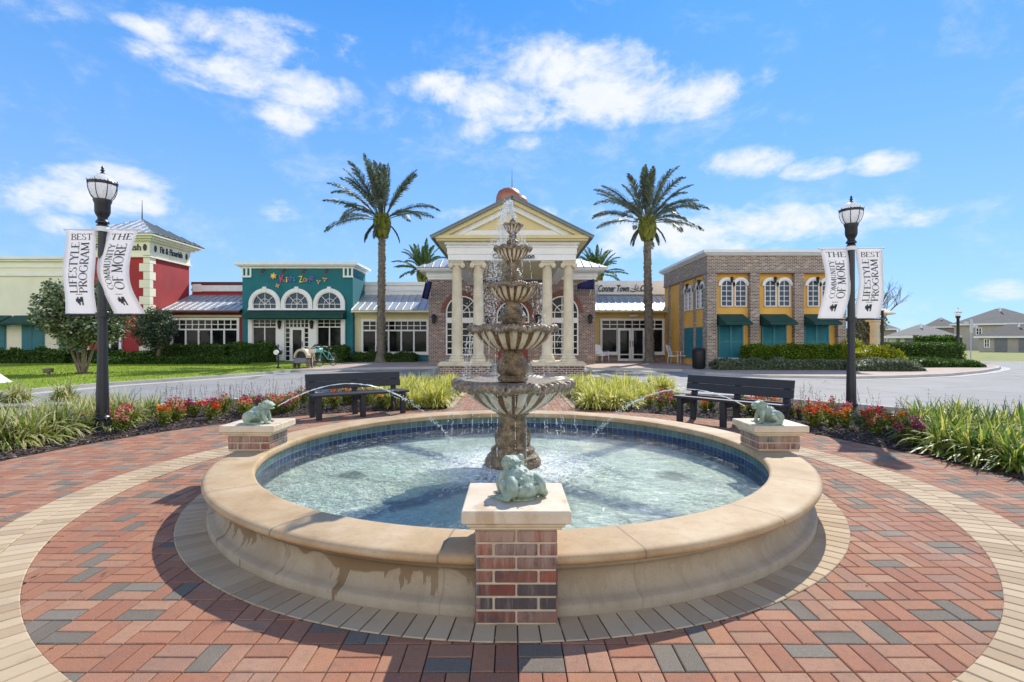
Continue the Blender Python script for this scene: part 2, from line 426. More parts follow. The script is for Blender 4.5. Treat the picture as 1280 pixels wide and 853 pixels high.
def wallmat():
    m, t, b = newmat('cast_stone_wall'); co = t.coord(); x, y, z = t.xyz(co)
    ang = t.math('ARCTAN2', t.math('SUBTRACT', y, 5.22), x)
    uv = t.new('ShaderNodeCombineXYZ'); t.l.new(t.math('MULTIPLY', ang, 2.6), uv.inputs[0]); t.l.new(t.math('MULTIPLY', z, .55), uv.inputs[1])
    uvs = uv.outputs[0]
    c = t.ramp(t.noise(2.5, 6, .6, co), [(.3,(.30,.245,.17)),(.7,(.41,.345,.25))])
    c = t.mix(t.math('MULTIPLY', smooth(t, .5,.75, t.noise(1.2, 5, .6, uvs)), .4), c, (.36,.26,.155))
    # wet drips running down from under the coping
    u1 = t.new('ShaderNodeCombineXYZ'); t.l.new(t.math('MULTIPLY', ang, 2.6), u1.inputs[0]); t.l.new(t.math('MULTIPLY', z, .18), u1.inputs[1]); u1 = u1.outputs[0]
    broad = t.noise(1.9, 2, .5, u1); fine = t.noise(9, 4, .65, u1)
    depth = t.math('ADD', t.math('MULTIPLY', smooth(t, .38, .58, broad), .12), t.math('MULTIPLY', smooth(t, .50, .64, fine), .19))
    wet = smooth(t, -.006, .006, t.math('SUBTRACT', z, t.math('SUBTRACT', .258, depth)))
    side = t.math('ADD', .15, t.math('MULTIPLY', smooth(t, -1.5, -1.8, ang), .62))
    wet = t.math('MULTIPLY', wet, t.math('MULTIPLY', side, t.math('ADD', .55, t.math('MULTIPLY', broad, .8))))
    c = t.mix(wet, c, (.15,.085,.03))
    c = t.mix(t.math('MULTIPLY', smooth(t, .09, 0, t.math('ADD', z, t.math('MULTIPLY', fine, .06))), .5), c, (.22,.20,.155))
    c = t.mix(t.math('MULTIPLY', smooth(t, .45,.75, t.noise(6, 6, .75, uvs, .8)), .5), c, (.24,.18,.11))
    c = t.mix(t.math('MULTIPLY', smooth(t, .60,.70, t.noise(110, 2, .6, co)), .5), c, (.18,.14,.10))
    jj = t.math('ABSOLUTE', t.math('SUBTRACT', t.math('FRACT', t.math('ADD', t.math('MULTIPLY', ang, 16/(2*PI)), .5+t_off)), .5))
    c = t.mix(t.math('MULTIPLY', t.math('SUBTRACT', 1, smooth(t, .002, .006, jj)), .5), c, (.22,.17,.12))
    t.set(b.inputs['Base Color'], c); b.inputs['Roughness'].default_value = .75
    t.set(b.inputs['Normal'], t.bump(t.noise(90, 4, .65, co), .25, .004)); return m
M['basinwall'] = wallmat()
def capmat(name):
    m, t, b = newmat(name); co = t.coord()
    c = t.ramp(t.noise(5, 6, .65, co), [(.3,(.50,.38,.25)),(.5,(.62,.51,.37)),(.7,(.70,.60,.46))])
    c = t.mix(t.math('MULTIPLY', smooth(t, .6,.68, t.noise(4, 4, .6, t.scale(co,(1,1,.3)), .6)), .5), c, (.36,.22,.10))
    t.set(b.inputs['Base Color'], c); b.inputs['Roughness'].default_value = .75
    t.set(b.inputs['Normal'], t.bump(t.noise(80, 4, .65, co), .3, .004)); return m
M['cap'] = capmat('pedestal_cap_stone')
def tilemat():
    m, t, b = newmat('pool_tiles'); uv = t.coord('UV')
    n = t.new('ShaderNodeTexBrick'); n.offset = 0; t.l.new(uv, n.inputs['Vector'])
    n.inputs['Scale'].default_value = 1; n.inputs['Brick Width'].default_value = .076; n.inputs['Row Height'].default_value = .078
    n.inputs['Mortar Size'].default_value = .0035; n.inputs['Mortar Smooth'].default_value = .1
    n.inputs['Color1'].default_value = (0,0,0,1); n.inputs['Color2'].default_value = (1,1,1,1); n.inputs['Mortar'].default_value = (.5,.5,.5,1)
    x, y, z = t.xyz(uv)
    blue = t.ramp(n.outputs['Color'], [(0,(.006,.018,.065)),(.5,(.009,.03,.105)),(1,(.014,.05,.15))])
    lt = t.ramp(n.outputs['Color'], [(0,(.045,.09,.10)),(1,(.09,.15,.145))])
    c = t.mix(t.math('GREATER_THAN', y, 0), blue, lt)
    c = t.mix(n.outputs['Fac'], c, (.17,.22,.25))
    t.set(b.inputs['Base Color'], c); b.inputs['Roughness'].default_value = .15
    t.set(b.inputs['Normal'], t.bump(t.math('MULTIPLY', n.outputs['Fac'], -1), .4, .003)); return m
M['tile'] = tilemat()
def poolfloor():
    m, t, b = newmat('pool_plaster'); co = t.coord(); x, y, z = t.xyz(co)
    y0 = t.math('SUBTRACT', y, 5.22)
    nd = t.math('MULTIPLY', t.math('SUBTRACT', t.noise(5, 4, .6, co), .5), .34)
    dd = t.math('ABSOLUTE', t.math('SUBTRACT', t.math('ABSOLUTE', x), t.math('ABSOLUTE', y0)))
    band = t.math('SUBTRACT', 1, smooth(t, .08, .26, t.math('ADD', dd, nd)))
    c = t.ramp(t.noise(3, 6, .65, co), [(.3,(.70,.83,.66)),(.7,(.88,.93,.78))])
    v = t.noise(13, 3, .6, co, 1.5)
    c = t.mix(t.math('MULTIPLY', smooth(t, .50,.60, v), .4), c, (.36,.50,.45))  # mottling imitates rippled caustic light, painted into the plaster colour
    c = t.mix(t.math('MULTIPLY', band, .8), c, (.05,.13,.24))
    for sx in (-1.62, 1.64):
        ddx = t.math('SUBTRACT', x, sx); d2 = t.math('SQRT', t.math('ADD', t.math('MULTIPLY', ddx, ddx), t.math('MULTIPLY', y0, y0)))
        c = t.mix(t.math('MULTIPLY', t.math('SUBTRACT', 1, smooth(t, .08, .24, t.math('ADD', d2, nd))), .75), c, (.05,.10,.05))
    t.set(b.inputs['Base Color'], c); b.inputs['Roughness'].default_value = .6; return m
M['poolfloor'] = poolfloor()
def watermat(name, tint=(.97,.995,.965), foam=True):
    m, t, b = newmat(name); co = t.coord(); x, y, z = t.xyz(co)
    h = t.math('ADD', t.noise(8, 4, .65, co, 1.), t.math('MULTIPLY', t.noise(26, 3, .65, co, .6), .7))
    amp = t.math('ADD', .35, t.math('MULTIPLY', smooth(t, .38, .62, t.noise(1.3, 3, .6, co)), .65))
    h = t.math('MULTIPLY', h, amp)
    nb = t.bump(h, 1., .065)
    tr = t.new('ShaderNodeBsdfTransparent'); tr.inputs[0].default_value = (*tint, 1)
    gl = t.new('ShaderNodeBsdfGlossy'); gl.inputs['Roughness'].default_value = .06; t.l.new(nb, gl.inputs['Normal'])
    fr = t.new('ShaderNodeFresnel'); fr.inputs[0].default_value = 1.33; t.l.new(nb, fr.inputs['Normal'])
    mx = t.new('ShaderNodeMixShader'); t.l.new(fr.outputs[0], mx.inputs[0]); t.l.new(tr.outputs[0], mx.inputs[1]); t.l.new(gl.outputs[0], mx.inputs[2])
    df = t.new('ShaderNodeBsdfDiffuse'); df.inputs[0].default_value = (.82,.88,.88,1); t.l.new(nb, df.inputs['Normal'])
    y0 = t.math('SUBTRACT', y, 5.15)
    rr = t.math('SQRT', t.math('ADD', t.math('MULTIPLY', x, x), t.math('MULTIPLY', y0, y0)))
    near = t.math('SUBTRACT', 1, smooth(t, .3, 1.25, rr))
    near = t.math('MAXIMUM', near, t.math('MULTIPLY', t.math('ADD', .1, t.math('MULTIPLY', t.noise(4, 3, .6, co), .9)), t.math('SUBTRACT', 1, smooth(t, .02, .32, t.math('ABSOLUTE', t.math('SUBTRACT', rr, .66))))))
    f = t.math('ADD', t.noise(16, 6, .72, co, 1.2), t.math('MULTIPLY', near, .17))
    f = t.math('MULTIPLY', smooth(t, .50, .70, f), t.math('ADD', .38, t.math('MULTIPLY', near, .5)))  # whitish flecks: foam around the falls, painted-in sparkle over the rest
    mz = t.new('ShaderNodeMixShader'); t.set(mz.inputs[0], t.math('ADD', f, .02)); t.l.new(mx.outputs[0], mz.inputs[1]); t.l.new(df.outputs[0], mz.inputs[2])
    t.l.new(mz.outputs[0], t.n['Material Output'].inputs[0]); return m
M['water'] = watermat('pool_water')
def dropmat():
    m, t, b = newmat('splashing_water')
    b.inputs['Base Color'].default_value = (.9,.95,.97,1); b.inputs['Roughness'].default_value = .08
    b.inputs['Specular IOR Level'].default_value = 1
    tr = t.new('ShaderNodeBsdfTransparent'); mx = t.new('ShaderNodeMixShader'); mx.inputs[0].default_value = .68
    t.l.new(b.outputs[0], mx.inputs[2]); t.l.new(tr.outputs[0], mx.inputs[1]); t.l.new(mx.outputs[0], t.n['Material Output'].inputs[0]); return m
M['drops'] = dropmat()
def bowlmat():
    """antiqued cast stone: pale raised flutes, brown stain in the grooves; u counts flutes, v=1 on lips"""
    m, t, b = newmat('antiqued_bowl_stone'); uv = t.coord('UV'); co = t.coord(); u, v, _ = t.xyz(uv)
    n = t.noise(14, 6, .7, co); n2 = t.noise(40, 4, .7, co)
    s = t.math('ABSOLUTE', t.math('SUBTRACT', t.math('FRACT', u), .5))
    s = t.math('ADD', s, t.math('MULTIPLY', t.math('SUBTRACT', n, .5), .2))
    pale = smooth(t, .16, .26, t.math('SUBTRACT', .5, s))
    pc = t.ramp(n, [(.3,(.50,.43,.30)),(.6,(.66,.60,.46))])
    bc = t.ramp(n2, [(.3,(.045,.026,.012)),(.5,(.13,.072,.03)),(.7,(.27,.13,.045))])
    c = t.mix(pale, bc, pc)
    lip = t.ramp(t.noise(30, 5, .7, co), [(.32,(.07,.048,.028)),(.5,(.20,.15,.095)),(.68,(.42,.35,.25))])
    c = t.mix(t.math('MULTIPLY', smooth(t, .52,.66, t.noise(7, 5, .7, t.scale(co,(1,1,.35)))), .75), c, (.20,.11,.045))
    c = t.mix(v, c, lip)
    t.set(b.inputs['Base Color'], c); t.set(b.inputs['Roughness'], t.math('ADD', .22, t.math('MULTIPLY', n2, .5)))
    t.set(b.inputs['Normal'], t.bump(n2, .5, .008)); return m
M['bowl'] = bowlmat()
def stemmat():
    m, t, b = newmat('wet_fountain_stone'); co = t.coord()
    n = t.noise(11, 6, .7, co); n2 = t.noise(45, 4, .7, co)
    c = t.ramp(n, [(.30,(.04,.027,.014)),(.42,(.12,.082,.042)),(.54,(.235,.17,.095)),(.70,(.42,.33,.20))])
    t.set(b.inputs['Base Color'], c); t.set(b.inputs['Roughness'], t.math('ADD', .08, t.math('MULTIPLY', n2, .5)))
    t.set(b.inputs['Normal'], t.bump(t.math('ADD', n2, t.math('MULTIPLY', t.noise(19,3,.5,co,1.5), 2)), .9, .02)); return m
M['stem'] = stemmat()
def frogmat():
    m, t, b = newmat('verdigris_bronze'); co = t.coord()
    c = t.ramp(t.noise(16, 6, .7, co), [(.3,(.15,.21,.16)),(.5,(.27,.35,.27)),(.7,(.42,.47,.37))])
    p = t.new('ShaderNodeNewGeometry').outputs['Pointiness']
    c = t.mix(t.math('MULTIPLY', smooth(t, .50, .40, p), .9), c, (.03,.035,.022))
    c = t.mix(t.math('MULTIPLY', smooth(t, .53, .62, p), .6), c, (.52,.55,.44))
    c = t.mix(t.math('MULTIPLY', smooth(t, .55,.68, t.noise(9, 5, .7, co, .6)), .6), c, (.17,.13,.07))
    t.set(b.inputs['Base Color'], c); b.inputs['Roughness'].default_value = .55
    t.set(b.inputs['Normal'], t.bump(t.noise(70, 4, .7, co), .7, .006)); return m
M['frog'] = frogmat()
def pbrick():
    m, t, b = newmat('tumbled_brick'); co = t.coord()
    a = t.new('ShaderNodeAttribute', attribute_name='rnd').outputs['Fac']
    c = t.ramp(a, [(0,(.055,.05,.055)),(.18,(.08,.06,.06)),(.32,(.20,.055,.035)),(.55,(.29,.085,.05)),(.72,(.15,.06,.045)),(.88,(.26,.10,.065)),(1,(.17,.14,.12))])
    c = t.mix(t.math('MULTIPLY', smooth(t, .5,.62, t.noise(9,5,.7,co)), .6), c, (.07,.055,.06))
    z = t.xyz(co)[2]
    st = t.noise(28, 5, .7, t.scale(co,(1,1,.12)))
    ef = t.math('ADD', t.math('MULTIPLY', smooth(t, .2, .48, z), .35), t.math('MULTIPLY', t.math('SUBTRACT', st, .5), 1.6))
    c = t.mix(t.math('MULTIPLY', smooth(t, -.05,.5, ef), .55), c, (.47,.39,.32))
    t.set(b.inputs['Base Color'], c); b.inputs['Roughness'].default_value = .85
    t.set(b.inputs['Normal'], t.bump(t.noise(70,4,.7,co), .5, .006)); return m
M['pbrick'] = pbrick()
M['mortar'] = paint('mortar', (.50,.42,.31), .9, .15, 8, .4, 90)
M['bark'] = paint('bark', (.15,.12,.09), .9, .3, 8, .7, 30)
M['palmbark'] = paint('palm_bark', (.17,.145,.115), .9, .4, 6, .8, 14)
M['boots'] = leafmat('palm_boots', [(0,(.07,.085,.012)),(.5,(.19,.22,.025)),(1,(.34,.30,.08))], .2)
M['palm'] = leafmat('palm_leaf', [(0,(.045,.068,.042)),(.5,(.095,.13,.078)),(1,(.22,.25,.16))], .3, .5)
M['palmfar'] = leafmat('far_palm_leaf', [(0,(.06,.12,.035)),(.5,(.10,.18,.05)),(1,(.2,.25,.09))], .4)
M['magnolia'] = leafmat('magnolia_leaf', [(0,(.02,.042,.012)),(.4,(.065,.11,.03)),(.7,(.15,.20,.07)),(1,(.42,.44,.28))], .15, .7, .3)
M['magnolia2'] = leafmat('dark_magnolia_leaf', [(0,(.015,.032,.012)),(.5,(.05,.08,.03)),(.8,(.12,.16,.07)),(1,(.32,.34,.22))], .15, .7, .3)
M['hedge'] = leafmat('hedge_leaf', [(0,(.02,.055,.010)),(.5,(.06,.13,.02)),(1,(.16,.26,.04))], .35)
M['yhedge'] = leafmat('golden_shrub_leaf', [(0,(.16,.22,.01)),(.5,(.45,.45,.015)),(1,(.7,.62,.03))], .4)
M['ygreen'] = leafmat('bright_hedge_leaf', [(0,(.05,.11,.01)),(.5,(.13,.22,.015)),(1,(.3,.36,.03))], .4)
M['sage'] = leafmat('grey_green_leaf', [(0,(.07,.10,.055)),(.5,(.15,.19,.11)),(1,(.26,.3,.19))], .3)
M['blade'] = leafmat('variegated_blade', [(0,(.14,.21,.03)),(.3,(.30,.36,.06)),(.5,(.48,.48,.14)),(.8,(.72,.67,.40)),(1,(.66,.54,.36))], .45, .4)
M['blade_y'] = leafmat('golden_blade', [(0,(.24,.30,.03)),(.3,(.50,.52,.06)),(.65,(.74,.69,.16)),(1,(.86,.78,.38))], .45, .4)
M['blade_g'] = leafmat('green_blade', [(0,(.06,.13,.025)),(.35,(.15,.25,.04)),(.65,(.42,.46,.06)),(1,(.72,.66,.18))], .45, .4)
M['fleaf'] = leafmat('flower_foliage', [(0,(.07,.13,.02)),(.5,(.20,.26,.04)),(1,(.46,.40,.10))], .4)
for k, a, b_, c_ in (('f_red',(.45,.01,.01),(.75,.03,.015),(.9,.10,.03)),('f_orange',(.7,.08,.01),(.85,.2,.02),(.9,.4,.03)),
                     ('f_pink',(.4,.02,.08),(.65,.06,.2),(.8,.3,.4)),('f_magenta',(.2,.01,.08),(.4,.03,.16),(.55,.1,.3)),('f_mixed',(.35,.02,.02),(.6,.15,.08),(.8,.6,.4))):
    M[k] = leafmat(k+'_petals', [(0,a),(.5,b_),(1,c_)], .35)
M['shingle'] = paint('grey_shingles', (.13,.128,.12), .9, .15, 1.5, .5, 12)
M['shingledark'] = paint('brown_grey_shingles', (.085,.08,.072), .9, .15, 1.5, .5, 12); M['shinglelight'] = paint('light_shingles', (.19,.18,.16), .9, .12, 1.5, .5, 12)
M['siding'] = paint('grey_siding', (.44,.41,.37), .8, .08, 2, 0)
M['tree_far'] = leafmat('far_tree_leaf', [(0,(.05,.075,.05)),(1,(.12,.15,.10))], .2)
M['canopy'] = paint('sand_canvas', (.62,.55,.4), .8, .1, 3, 0)
def bannermat():
    m, t, b = newmat('banner_vinyl'); co = t.coord()
    c = t.ramp(t.noise(3,4,.6,co), [(.3,(.88,.87,.88)),(.7,(.93,.92,.93))])
    t.set(b.inputs['Base Color'], c); b.inputs['Roughness'].default_value = .55
    tr = t.new('ShaderNodeBsdfTranslucent'); tr.inputs[0].default_value = (.95,.94,.95,1)
    mx = t.new('ShaderNodeMixShader'); mx.inputs[0].default_value = .4
    t.l.new(b.outputs[0], mx.inputs[1]); t.l.new(tr.outputs[0], mx.inputs[2]); t.l.new(mx.outputs[0], t.n['Material Output'].inputs[0]); return m
M['banner'] = bannermat()
def globemat():
    m, t, b = newmat('frosted_globe'); b.inputs['Base Color'].default_value = (.97,.97,.96,1); b.inputs['Roughness'].default_value = .35
    tr = t.new('ShaderNodeBsdfTranslucent'); tr.inputs[0].default_value = (.95,.95,.95,1)
    mx = t.new('ShaderNodeMixShader'); mx.inputs[0].default_value = .6
    t.l.new(b.outputs[0], mx.inputs[1]); t.l.new(tr.outputs[0], mx.inputs[2]); t.l.new(mx.outputs[0], t.n['Material Output'].inputs[0]); return m
M['globe'] = globemat()

M['portico'] = paint('portico_yellow', (.68,.58,.30), .8, .06, 1.2, .2, 50)
# ================================================================== GROUND
D0 = 5.22; GZ = .05
mb = MB(); mb.quad((-1500,-400,-.075),(1500,-400,-.075),(1500,2500,-.075),(-1500,2500,-.075)); struct(mb.build('ground', M['field']))
mb = MB(); mb.box(-90,120,-40,36.6,-.074,-.06); struct(mb.build('road', M['asphalt']))
# front kerb line of the far side of the road (ground points)
lawn_front = [(-34,3), (-24,7.5)]+[G(*p) for p in ((0,492),(130,481),(250,473),(325,467.5),(362,464))]
walk_front = [G(*p) for p in ((362,464),(400,463.2),(440,461.5),(500,460.5),(552,460))]+[(-3.1,19.2),(3.2,19.2)]+[G(*p) for p in ((730,461.5),(800,462),(856,463.5),(885,467),(960,471),(1060,472.5),(1110,471.5),(1180,469),(1222,465),(1243,461.5),(1246,459.5),(1235,457.5))]
def slab_poly(name, poly, z, mat):
    bm = bmesh.new(); vs = [bm.verts.new((x,y,z)) for x,y in poly]; f = bm.faces.new(vs)
    r = bmesh.ops.extrude_face_region(bm, geom=[f]); 
    for g in r['geom']:
        if isinstance(g, bmesh.types.BMVert): g.co.z = -.07
    bmesh.ops.triangulate(bm, faces=bm.faces[:]); bmesh.ops.recalc_face_normals(bm, faces=bm.faces[:])
    me = bpy.data.meshes.new(name); bm.to_mesh(me); bm.free(); me.materials.append(mat)
    o = bpy.data.objects.new(name, me); C.objects.link(o); return struct(o)
slab_poly('lawn', lawn_front+[(lawn_front[-1][0], 40), (-90, 40), (-90, 3)], GZ, M['lawn'])
slab_poly('sidewalk', walk_front+[(30,33),(24,37),(walk_front[0][0]+.01,37)], GZ-.006, M['sidewalk'])
def ribbon(name, pts, w0, w1, z0, z1, mat, side=1):
    """strip of kerb along a polyline, offset to the road side"""
    mb = MB(); P = [Vector((a,b)) for a,b in pts]; Q = []
    # resample
    for i in range(len(P)-1):
        n = max(1, int((P[i+1]-P[i]).length/1.2))
        for k in range(n): Q.append(P[i].lerp(P[i+1], k/n))
    Q.append(P[-1]); rows = []
    for i, p in enumerate(Q):
        d = (Q[min(i+1,len(Q)-1)]-Q[max(0,i-1)]).normalized(); nrm = Vector((d.y,-d.x))*side
        rows.append((p+nrm*w0, p+nrm*w1))
    for i in range(len(rows)-1):
        a,b = rows[i]; c,d = rows[i+1]
        mb.add([(a.x,a.y,z0),(b.x,b.y,z0),(d.x,d.y,z0),(c.x,c.y,z0),(a.x,a.y,z1),(b.x,b.y,z1),(d.x,d.y,z1),(c.x,c.y,z1)],
               [(4,5,6,7),(1,2,6,5),(0,4,7,3)])
    return struct(mb.build(name, mat))
ribbon('lawn_kerb', lawn_front, .004, .16, -.07, GZ+.004, M['concrete'])
ribbon('lawn_gutter', lawn_front, .16, .65, -.07, -.05, M['concrete'])
ribbon('sidewalk_kerb', walk_front, .004, .16, -.07, GZ+.002, M['concrete'])
ribbon('sidewalk_gutter', walk_front, .16, .55, -.07, -.05, M['concrete'])

# ---- round island: pavers, bands, beds
mb = MB()
mb.lathe([(9.62,-.07),(9.78,-.07),(9.8,-.05),(9.8,.0),(9.78,.012),(9.64,.012),(9.62,0),(9.62,-.05)], (0,D0,0), 160)
struct(mb.build('island_kerb', M['concrete'], sm=40))
mb = MB(); mb.lathe([(9.63,-.07),(9.63,-.012),(0.01,-.012)], (0,D0,0), 120); struct(mb.build('paving_bed', M['joint']))
RIN = [(-60,5.1),(0,5.05),(20,5.0),(45,5.25),(75,5.35),(105,5.4),(130,5.75),(150,5.9),(175,5.9),(260,5.9)]
def rin(deg):
    for (a,r0),(b,r1) in zip(RIN, RIN[1:]):
        if a <= deg <= b: return r0+(r1-r0)*(deg-a)/(b-a)
    return 5.9
def polar(deg, r): return (r*math.cos(R(deg)), D0+r*math.sin(R(deg)))
PW = 1.28   # half width of the path to the road
def in_bed(x, y, pad=0):
    dx, dy = x, y-D0; r = math.hypot(dx, dy); a = math.degrees(math.atan2(dy, dx))
    if a < -90: a += 360
    if a < -60: return False
    if r < rin(a)+pad or r > 9.6-pad: return False
    if a > 60 and a < 120 and abs(dx) < PW+pad: return False
    return a < 215 and a > -38
# basket-weave pavers, real blocks
mb = MB(); s = .2; g = .0028; bv = .005
rng = random.Random(3)
def paver(x0, x1, y0, y1):
    q = rng.random(); mb.rv = (rng.uniform(0,.17) if q < .17 else rng.uniform(.19,.56) if q < .68 else rng.uniform(.6,1))
    zt = rng.uniform(-.0012, .0008); a, b = rng.uniform(-.0007,.0007), rng.uniform(-.0007,.0007)
    x0 += g; x1 -= g; y0 += g; y1 -= g
    vs = [(x0,y0,-.012),(x1,y0,-.012),(x1,y1,-.012),(x0,y1,-.012),(x0,y0,-.003),(x1,y0,-.003),(x1,y1,-.003),(x0,y1,-.003),
          (x0+bv,y0+bv,zt+a),(x1-bv,y0+bv,zt-a),(x1-bv,y1-bv,zt+b),(x0+bv,y1-bv,zt-b)]
    mb.add(vs, [(0,1,5,4),(1,2,6,5),(2,3,7,6),(3,0,4,7),(4,5,9,8),(5,6,10,9),(6,7,11,10),(7,4,8,11),(8,9,10,11)])
for i in range(-48, 48):
    for j in range(-8, 75):
        x = .026+i*s; y = -.048+j*s; cx, cy = x+s/2, y+s/2; r = math.hypot(cx, cy-D0)
        if r < 2.68 or r > 9.6 or (3.72 < r < 3.9): continue
        if in_bed(cx, cy, .18): continue
        if cy < 1.0: continue
        if abs(cx) > cy*1.15+1.2: continue
        if (i+j) % 2: paver(x, x+s, y, y+s/2); paver(x, x+s, y+s/2, y+s)
        else: paver(x, x+s/2, y, y+s); paver(x+s/2, x+s, y, y+s)
struct(mb.build('plaza_paving', M['paver']))
def ring(name, courses, zt, w, mat, a0=0, a1=360, rf=None):
    mb = MB(); rg = random.Random(5)
    for (r0, r1, ph) in courses:
        rm = (r0+r1)/2; n = int(round(R(a1-a0)*rm/w))
        for k in range(n):
            A = R(a0)+(k+ph)*R(a1-a0)/n; B = A+R(a1-a0)/n; ga = .0032/rm
            A += ga; B -= ga; ea = bv/rm; mb.rv = rg.random(); z = zt+rg.uniform(-.001,.001)
            def p(rr, aa, zz):
                o = rf(math.degrees((A+B)/2)) if rf else 0
                return ((rr+o)*math.cos(aa), D0+(rr+o)*math.sin(aa), zz)
            ri, ro = r0+.002, r1-.002
            vs = [p(ri,A,-.012),p(ro,A,-.012),p(ro,B,-.012),p(ri,B,-.012),p(ri,A,z-.004),p(ro,A,z-.004),p(ro,B,z-.004),p(ri,B,z-.004),
                  p(ri+bv,A+ea,z),p(ro-bv,A+ea,z),p(ro-bv,B-ea,z),p(ri+bv,B-ea,z)]
            mb.add(vs, [(0,1,5,4),(1,2,6,5),(2,3,7,6),(3,0,4,7),(4,5,9,8),(5,6,10,9),(6,7,11,10),(7,4,8,11),(8,9,10,11)])
    # dark base so nothing of the basket weave shows in the joints
    lo = min(c[0] for c in courses); hi = max(c[1] for c in courses)
    if rf is None:
        mb.mi = 1; mb.lathe([(lo,-.008),(lo,zt-.0055),(hi,zt-.0055),(hi,-.008)], (0,D0,0), 180)
    return struct(mb.build(name, [mat, M['joint']]))
ring('basin_border', [(2.655,2.865,0)], .006, .105, M['buff'])
ring('buff_band', [(3.6,3.81,0),(3.81,4.02,.35)], .006, .105, M['buff'])
ring('bed_edging', [(-.11,.0,0)], .012, .2, M['buff'], -40, 76, rf=rin)
ring('bed_edging', [(-.11,.0,0)], .012, .2, M['buff'], 104, 216, rf=rin)
mb = MB()
for sx in (-1, 1):
    y = 10.45
    while y < 14.6:
        mb.rv = random.random(); mb.bbox(sx*PW-.05, sx*PW+.05, y+.002, y+.198, -.012, .012, .004); y += .2
struct(mb.build('path_edging', M['buff']))
# mulch
mb = MB()
def mulch(a0, a1):
    na, nr = 110, 22; vs = []
    for i in range(na+1):
        a = a0+(a1-a0)*i/na
        for j in range(nr+1):
            f = j/nr; r = (rin(a)+.003)*(1-f)+9.62*f; x, y = polar(a, r)
            if 60 < a < 90: x = max(x, PW+.055)
            if 90 <= a < 120: x = min(x, -PW-.055)
            e = min(1, f*8, (1-f)*8)
            vs.append((x, y, .004+e*(.035+.03*noise.noise(Vector((x*2,y*2,0)))+.012*noise.noise(Vector((x*11,y*11,3))))))
    fs = [(i*(nr+1)+j, i*(nr+1)+j+1, (i+1)*(nr+1)+j+1, (i+1)*(nr+1)+j) for i in range(na) for j in range(nr)]
    mb.add(vs, fs)
mulch(-40, 76.2); mulch(103.8, 216)
struct(mb.build('mulch_bed', M['mulch'], sm=True))
mb = MB(); rg = random.Random(11); n = 0
while n < 15000:
    a = rg.uniform(-35, 212)
    if 80 < a < 100: continue
    r = rin(a)+.02+abs(rg.gauss(0, 1.1)); x, y = polar(a, r)
    if not in_bed(x, y, .02) or y < 2 or abs(x) > y*1.05+.5: continue
    e = min(1, (r-rin(a))/3.7*8); z = .006+e*.04+rg.uniform(0,.012)
    c, s2 = math.cos(rg.random()*6.28), math.sin(rg.random()*6.28); L = rg.uniform(.012,.04); W = rg.uniform(.005,.015); tt = rg.uniform(-.012,.012)
    u = Vector((c,s2,rg.uniform(-.4,.4))).normalized()*L; v = Vector((-s2,c,rg.uniform(-.6,.6))).normalized()*W
    p = Vector((x,y,z)); q = Vector((0,0,.006)); mb.rv = rg.random()
    mb.add([p-u-v, p+u-v*.7, p+u*.9+v, p-u*.8+v, p-u*.9+q, p+u*.8+q], [(0,1,5,4),(1,2,5),(2,3,4,5),(3,0,4)])
    n += 1
stuff(mb.build('bark_mulch', M['chips']), 'dark bark mulch chips covering the planting beds', 'mulch')

# ================================================================== FOUNTAIN
NB = 128
fb = thing('fountain_basin', 'round cast stone pool basin lined with blue tiles, buff coping with brown drip stains', 'fountain basin', (0,D0,0))
mb = MB(); mb.lathe([(2.66,-.01),(2.66,.052),(2.652,.062),(2.62,.070),(2.60,.085),(2.578,.12),(2.568,.16),(2.574,.195),(2.59,.215),(2.612,.222),(2.618,.232),(2.612,.242),(2.625,.247),(2.632,.262)], (0,D0,0), NB)
mb.build('basin_wall', M['basinwall'], fb, sm=50)
mb = MB(); mb.lathe([(2.36,.262),(2.60,.262),(2.635,.262),(2.672,.268),(2.69,.281),(2.696,.296),(2.69,.312),(2.676,.322),(2.655,.326),(2.355,.326),(2.338,.322),(2.33,.312),(2.33,.27),(2.338,.262),(2.36,.262)], (0,D0,0), NB)
mb.build('coping', M['coping'], fb, sm=50)
mb = MB(); mb.lathe([(2.352,-.06),(2.352,.262)], (0,D0,0), NB)
mb.uvs = [((k % NB)/NB*2*PI*2.352*(1 if k % NB else 1), z) for k, (x,y,z) in enumerate(mb.v)]
tl = mb.build('pool_tiles', M['tile'], fb, sm=True)
# seam-safe, metric uv for the tile band (v measured down from under the coping)
uvl = tl.data.uv_layers['UVMap']
for p in tl.data.polygons:
    for li in p.loop_indices:
        vi = tl.data.loops[li].vertex_index; k = vi % NB
        if k == 0 and any(tl.data.loops[q].vertex_index % NB == NB-1 for q in p.loop_indices): k = NB
        uvl.data[li].uv = (k/NB*.076*round(2*PI*2.352/.076), tl.data.vertices[vi].co.z-.186)
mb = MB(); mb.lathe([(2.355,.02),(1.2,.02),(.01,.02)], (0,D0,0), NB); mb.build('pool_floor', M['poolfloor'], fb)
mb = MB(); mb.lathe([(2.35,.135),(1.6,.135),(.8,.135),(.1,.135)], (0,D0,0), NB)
o = mb.build('pool_water', M['water'], sm=True); struct(o)

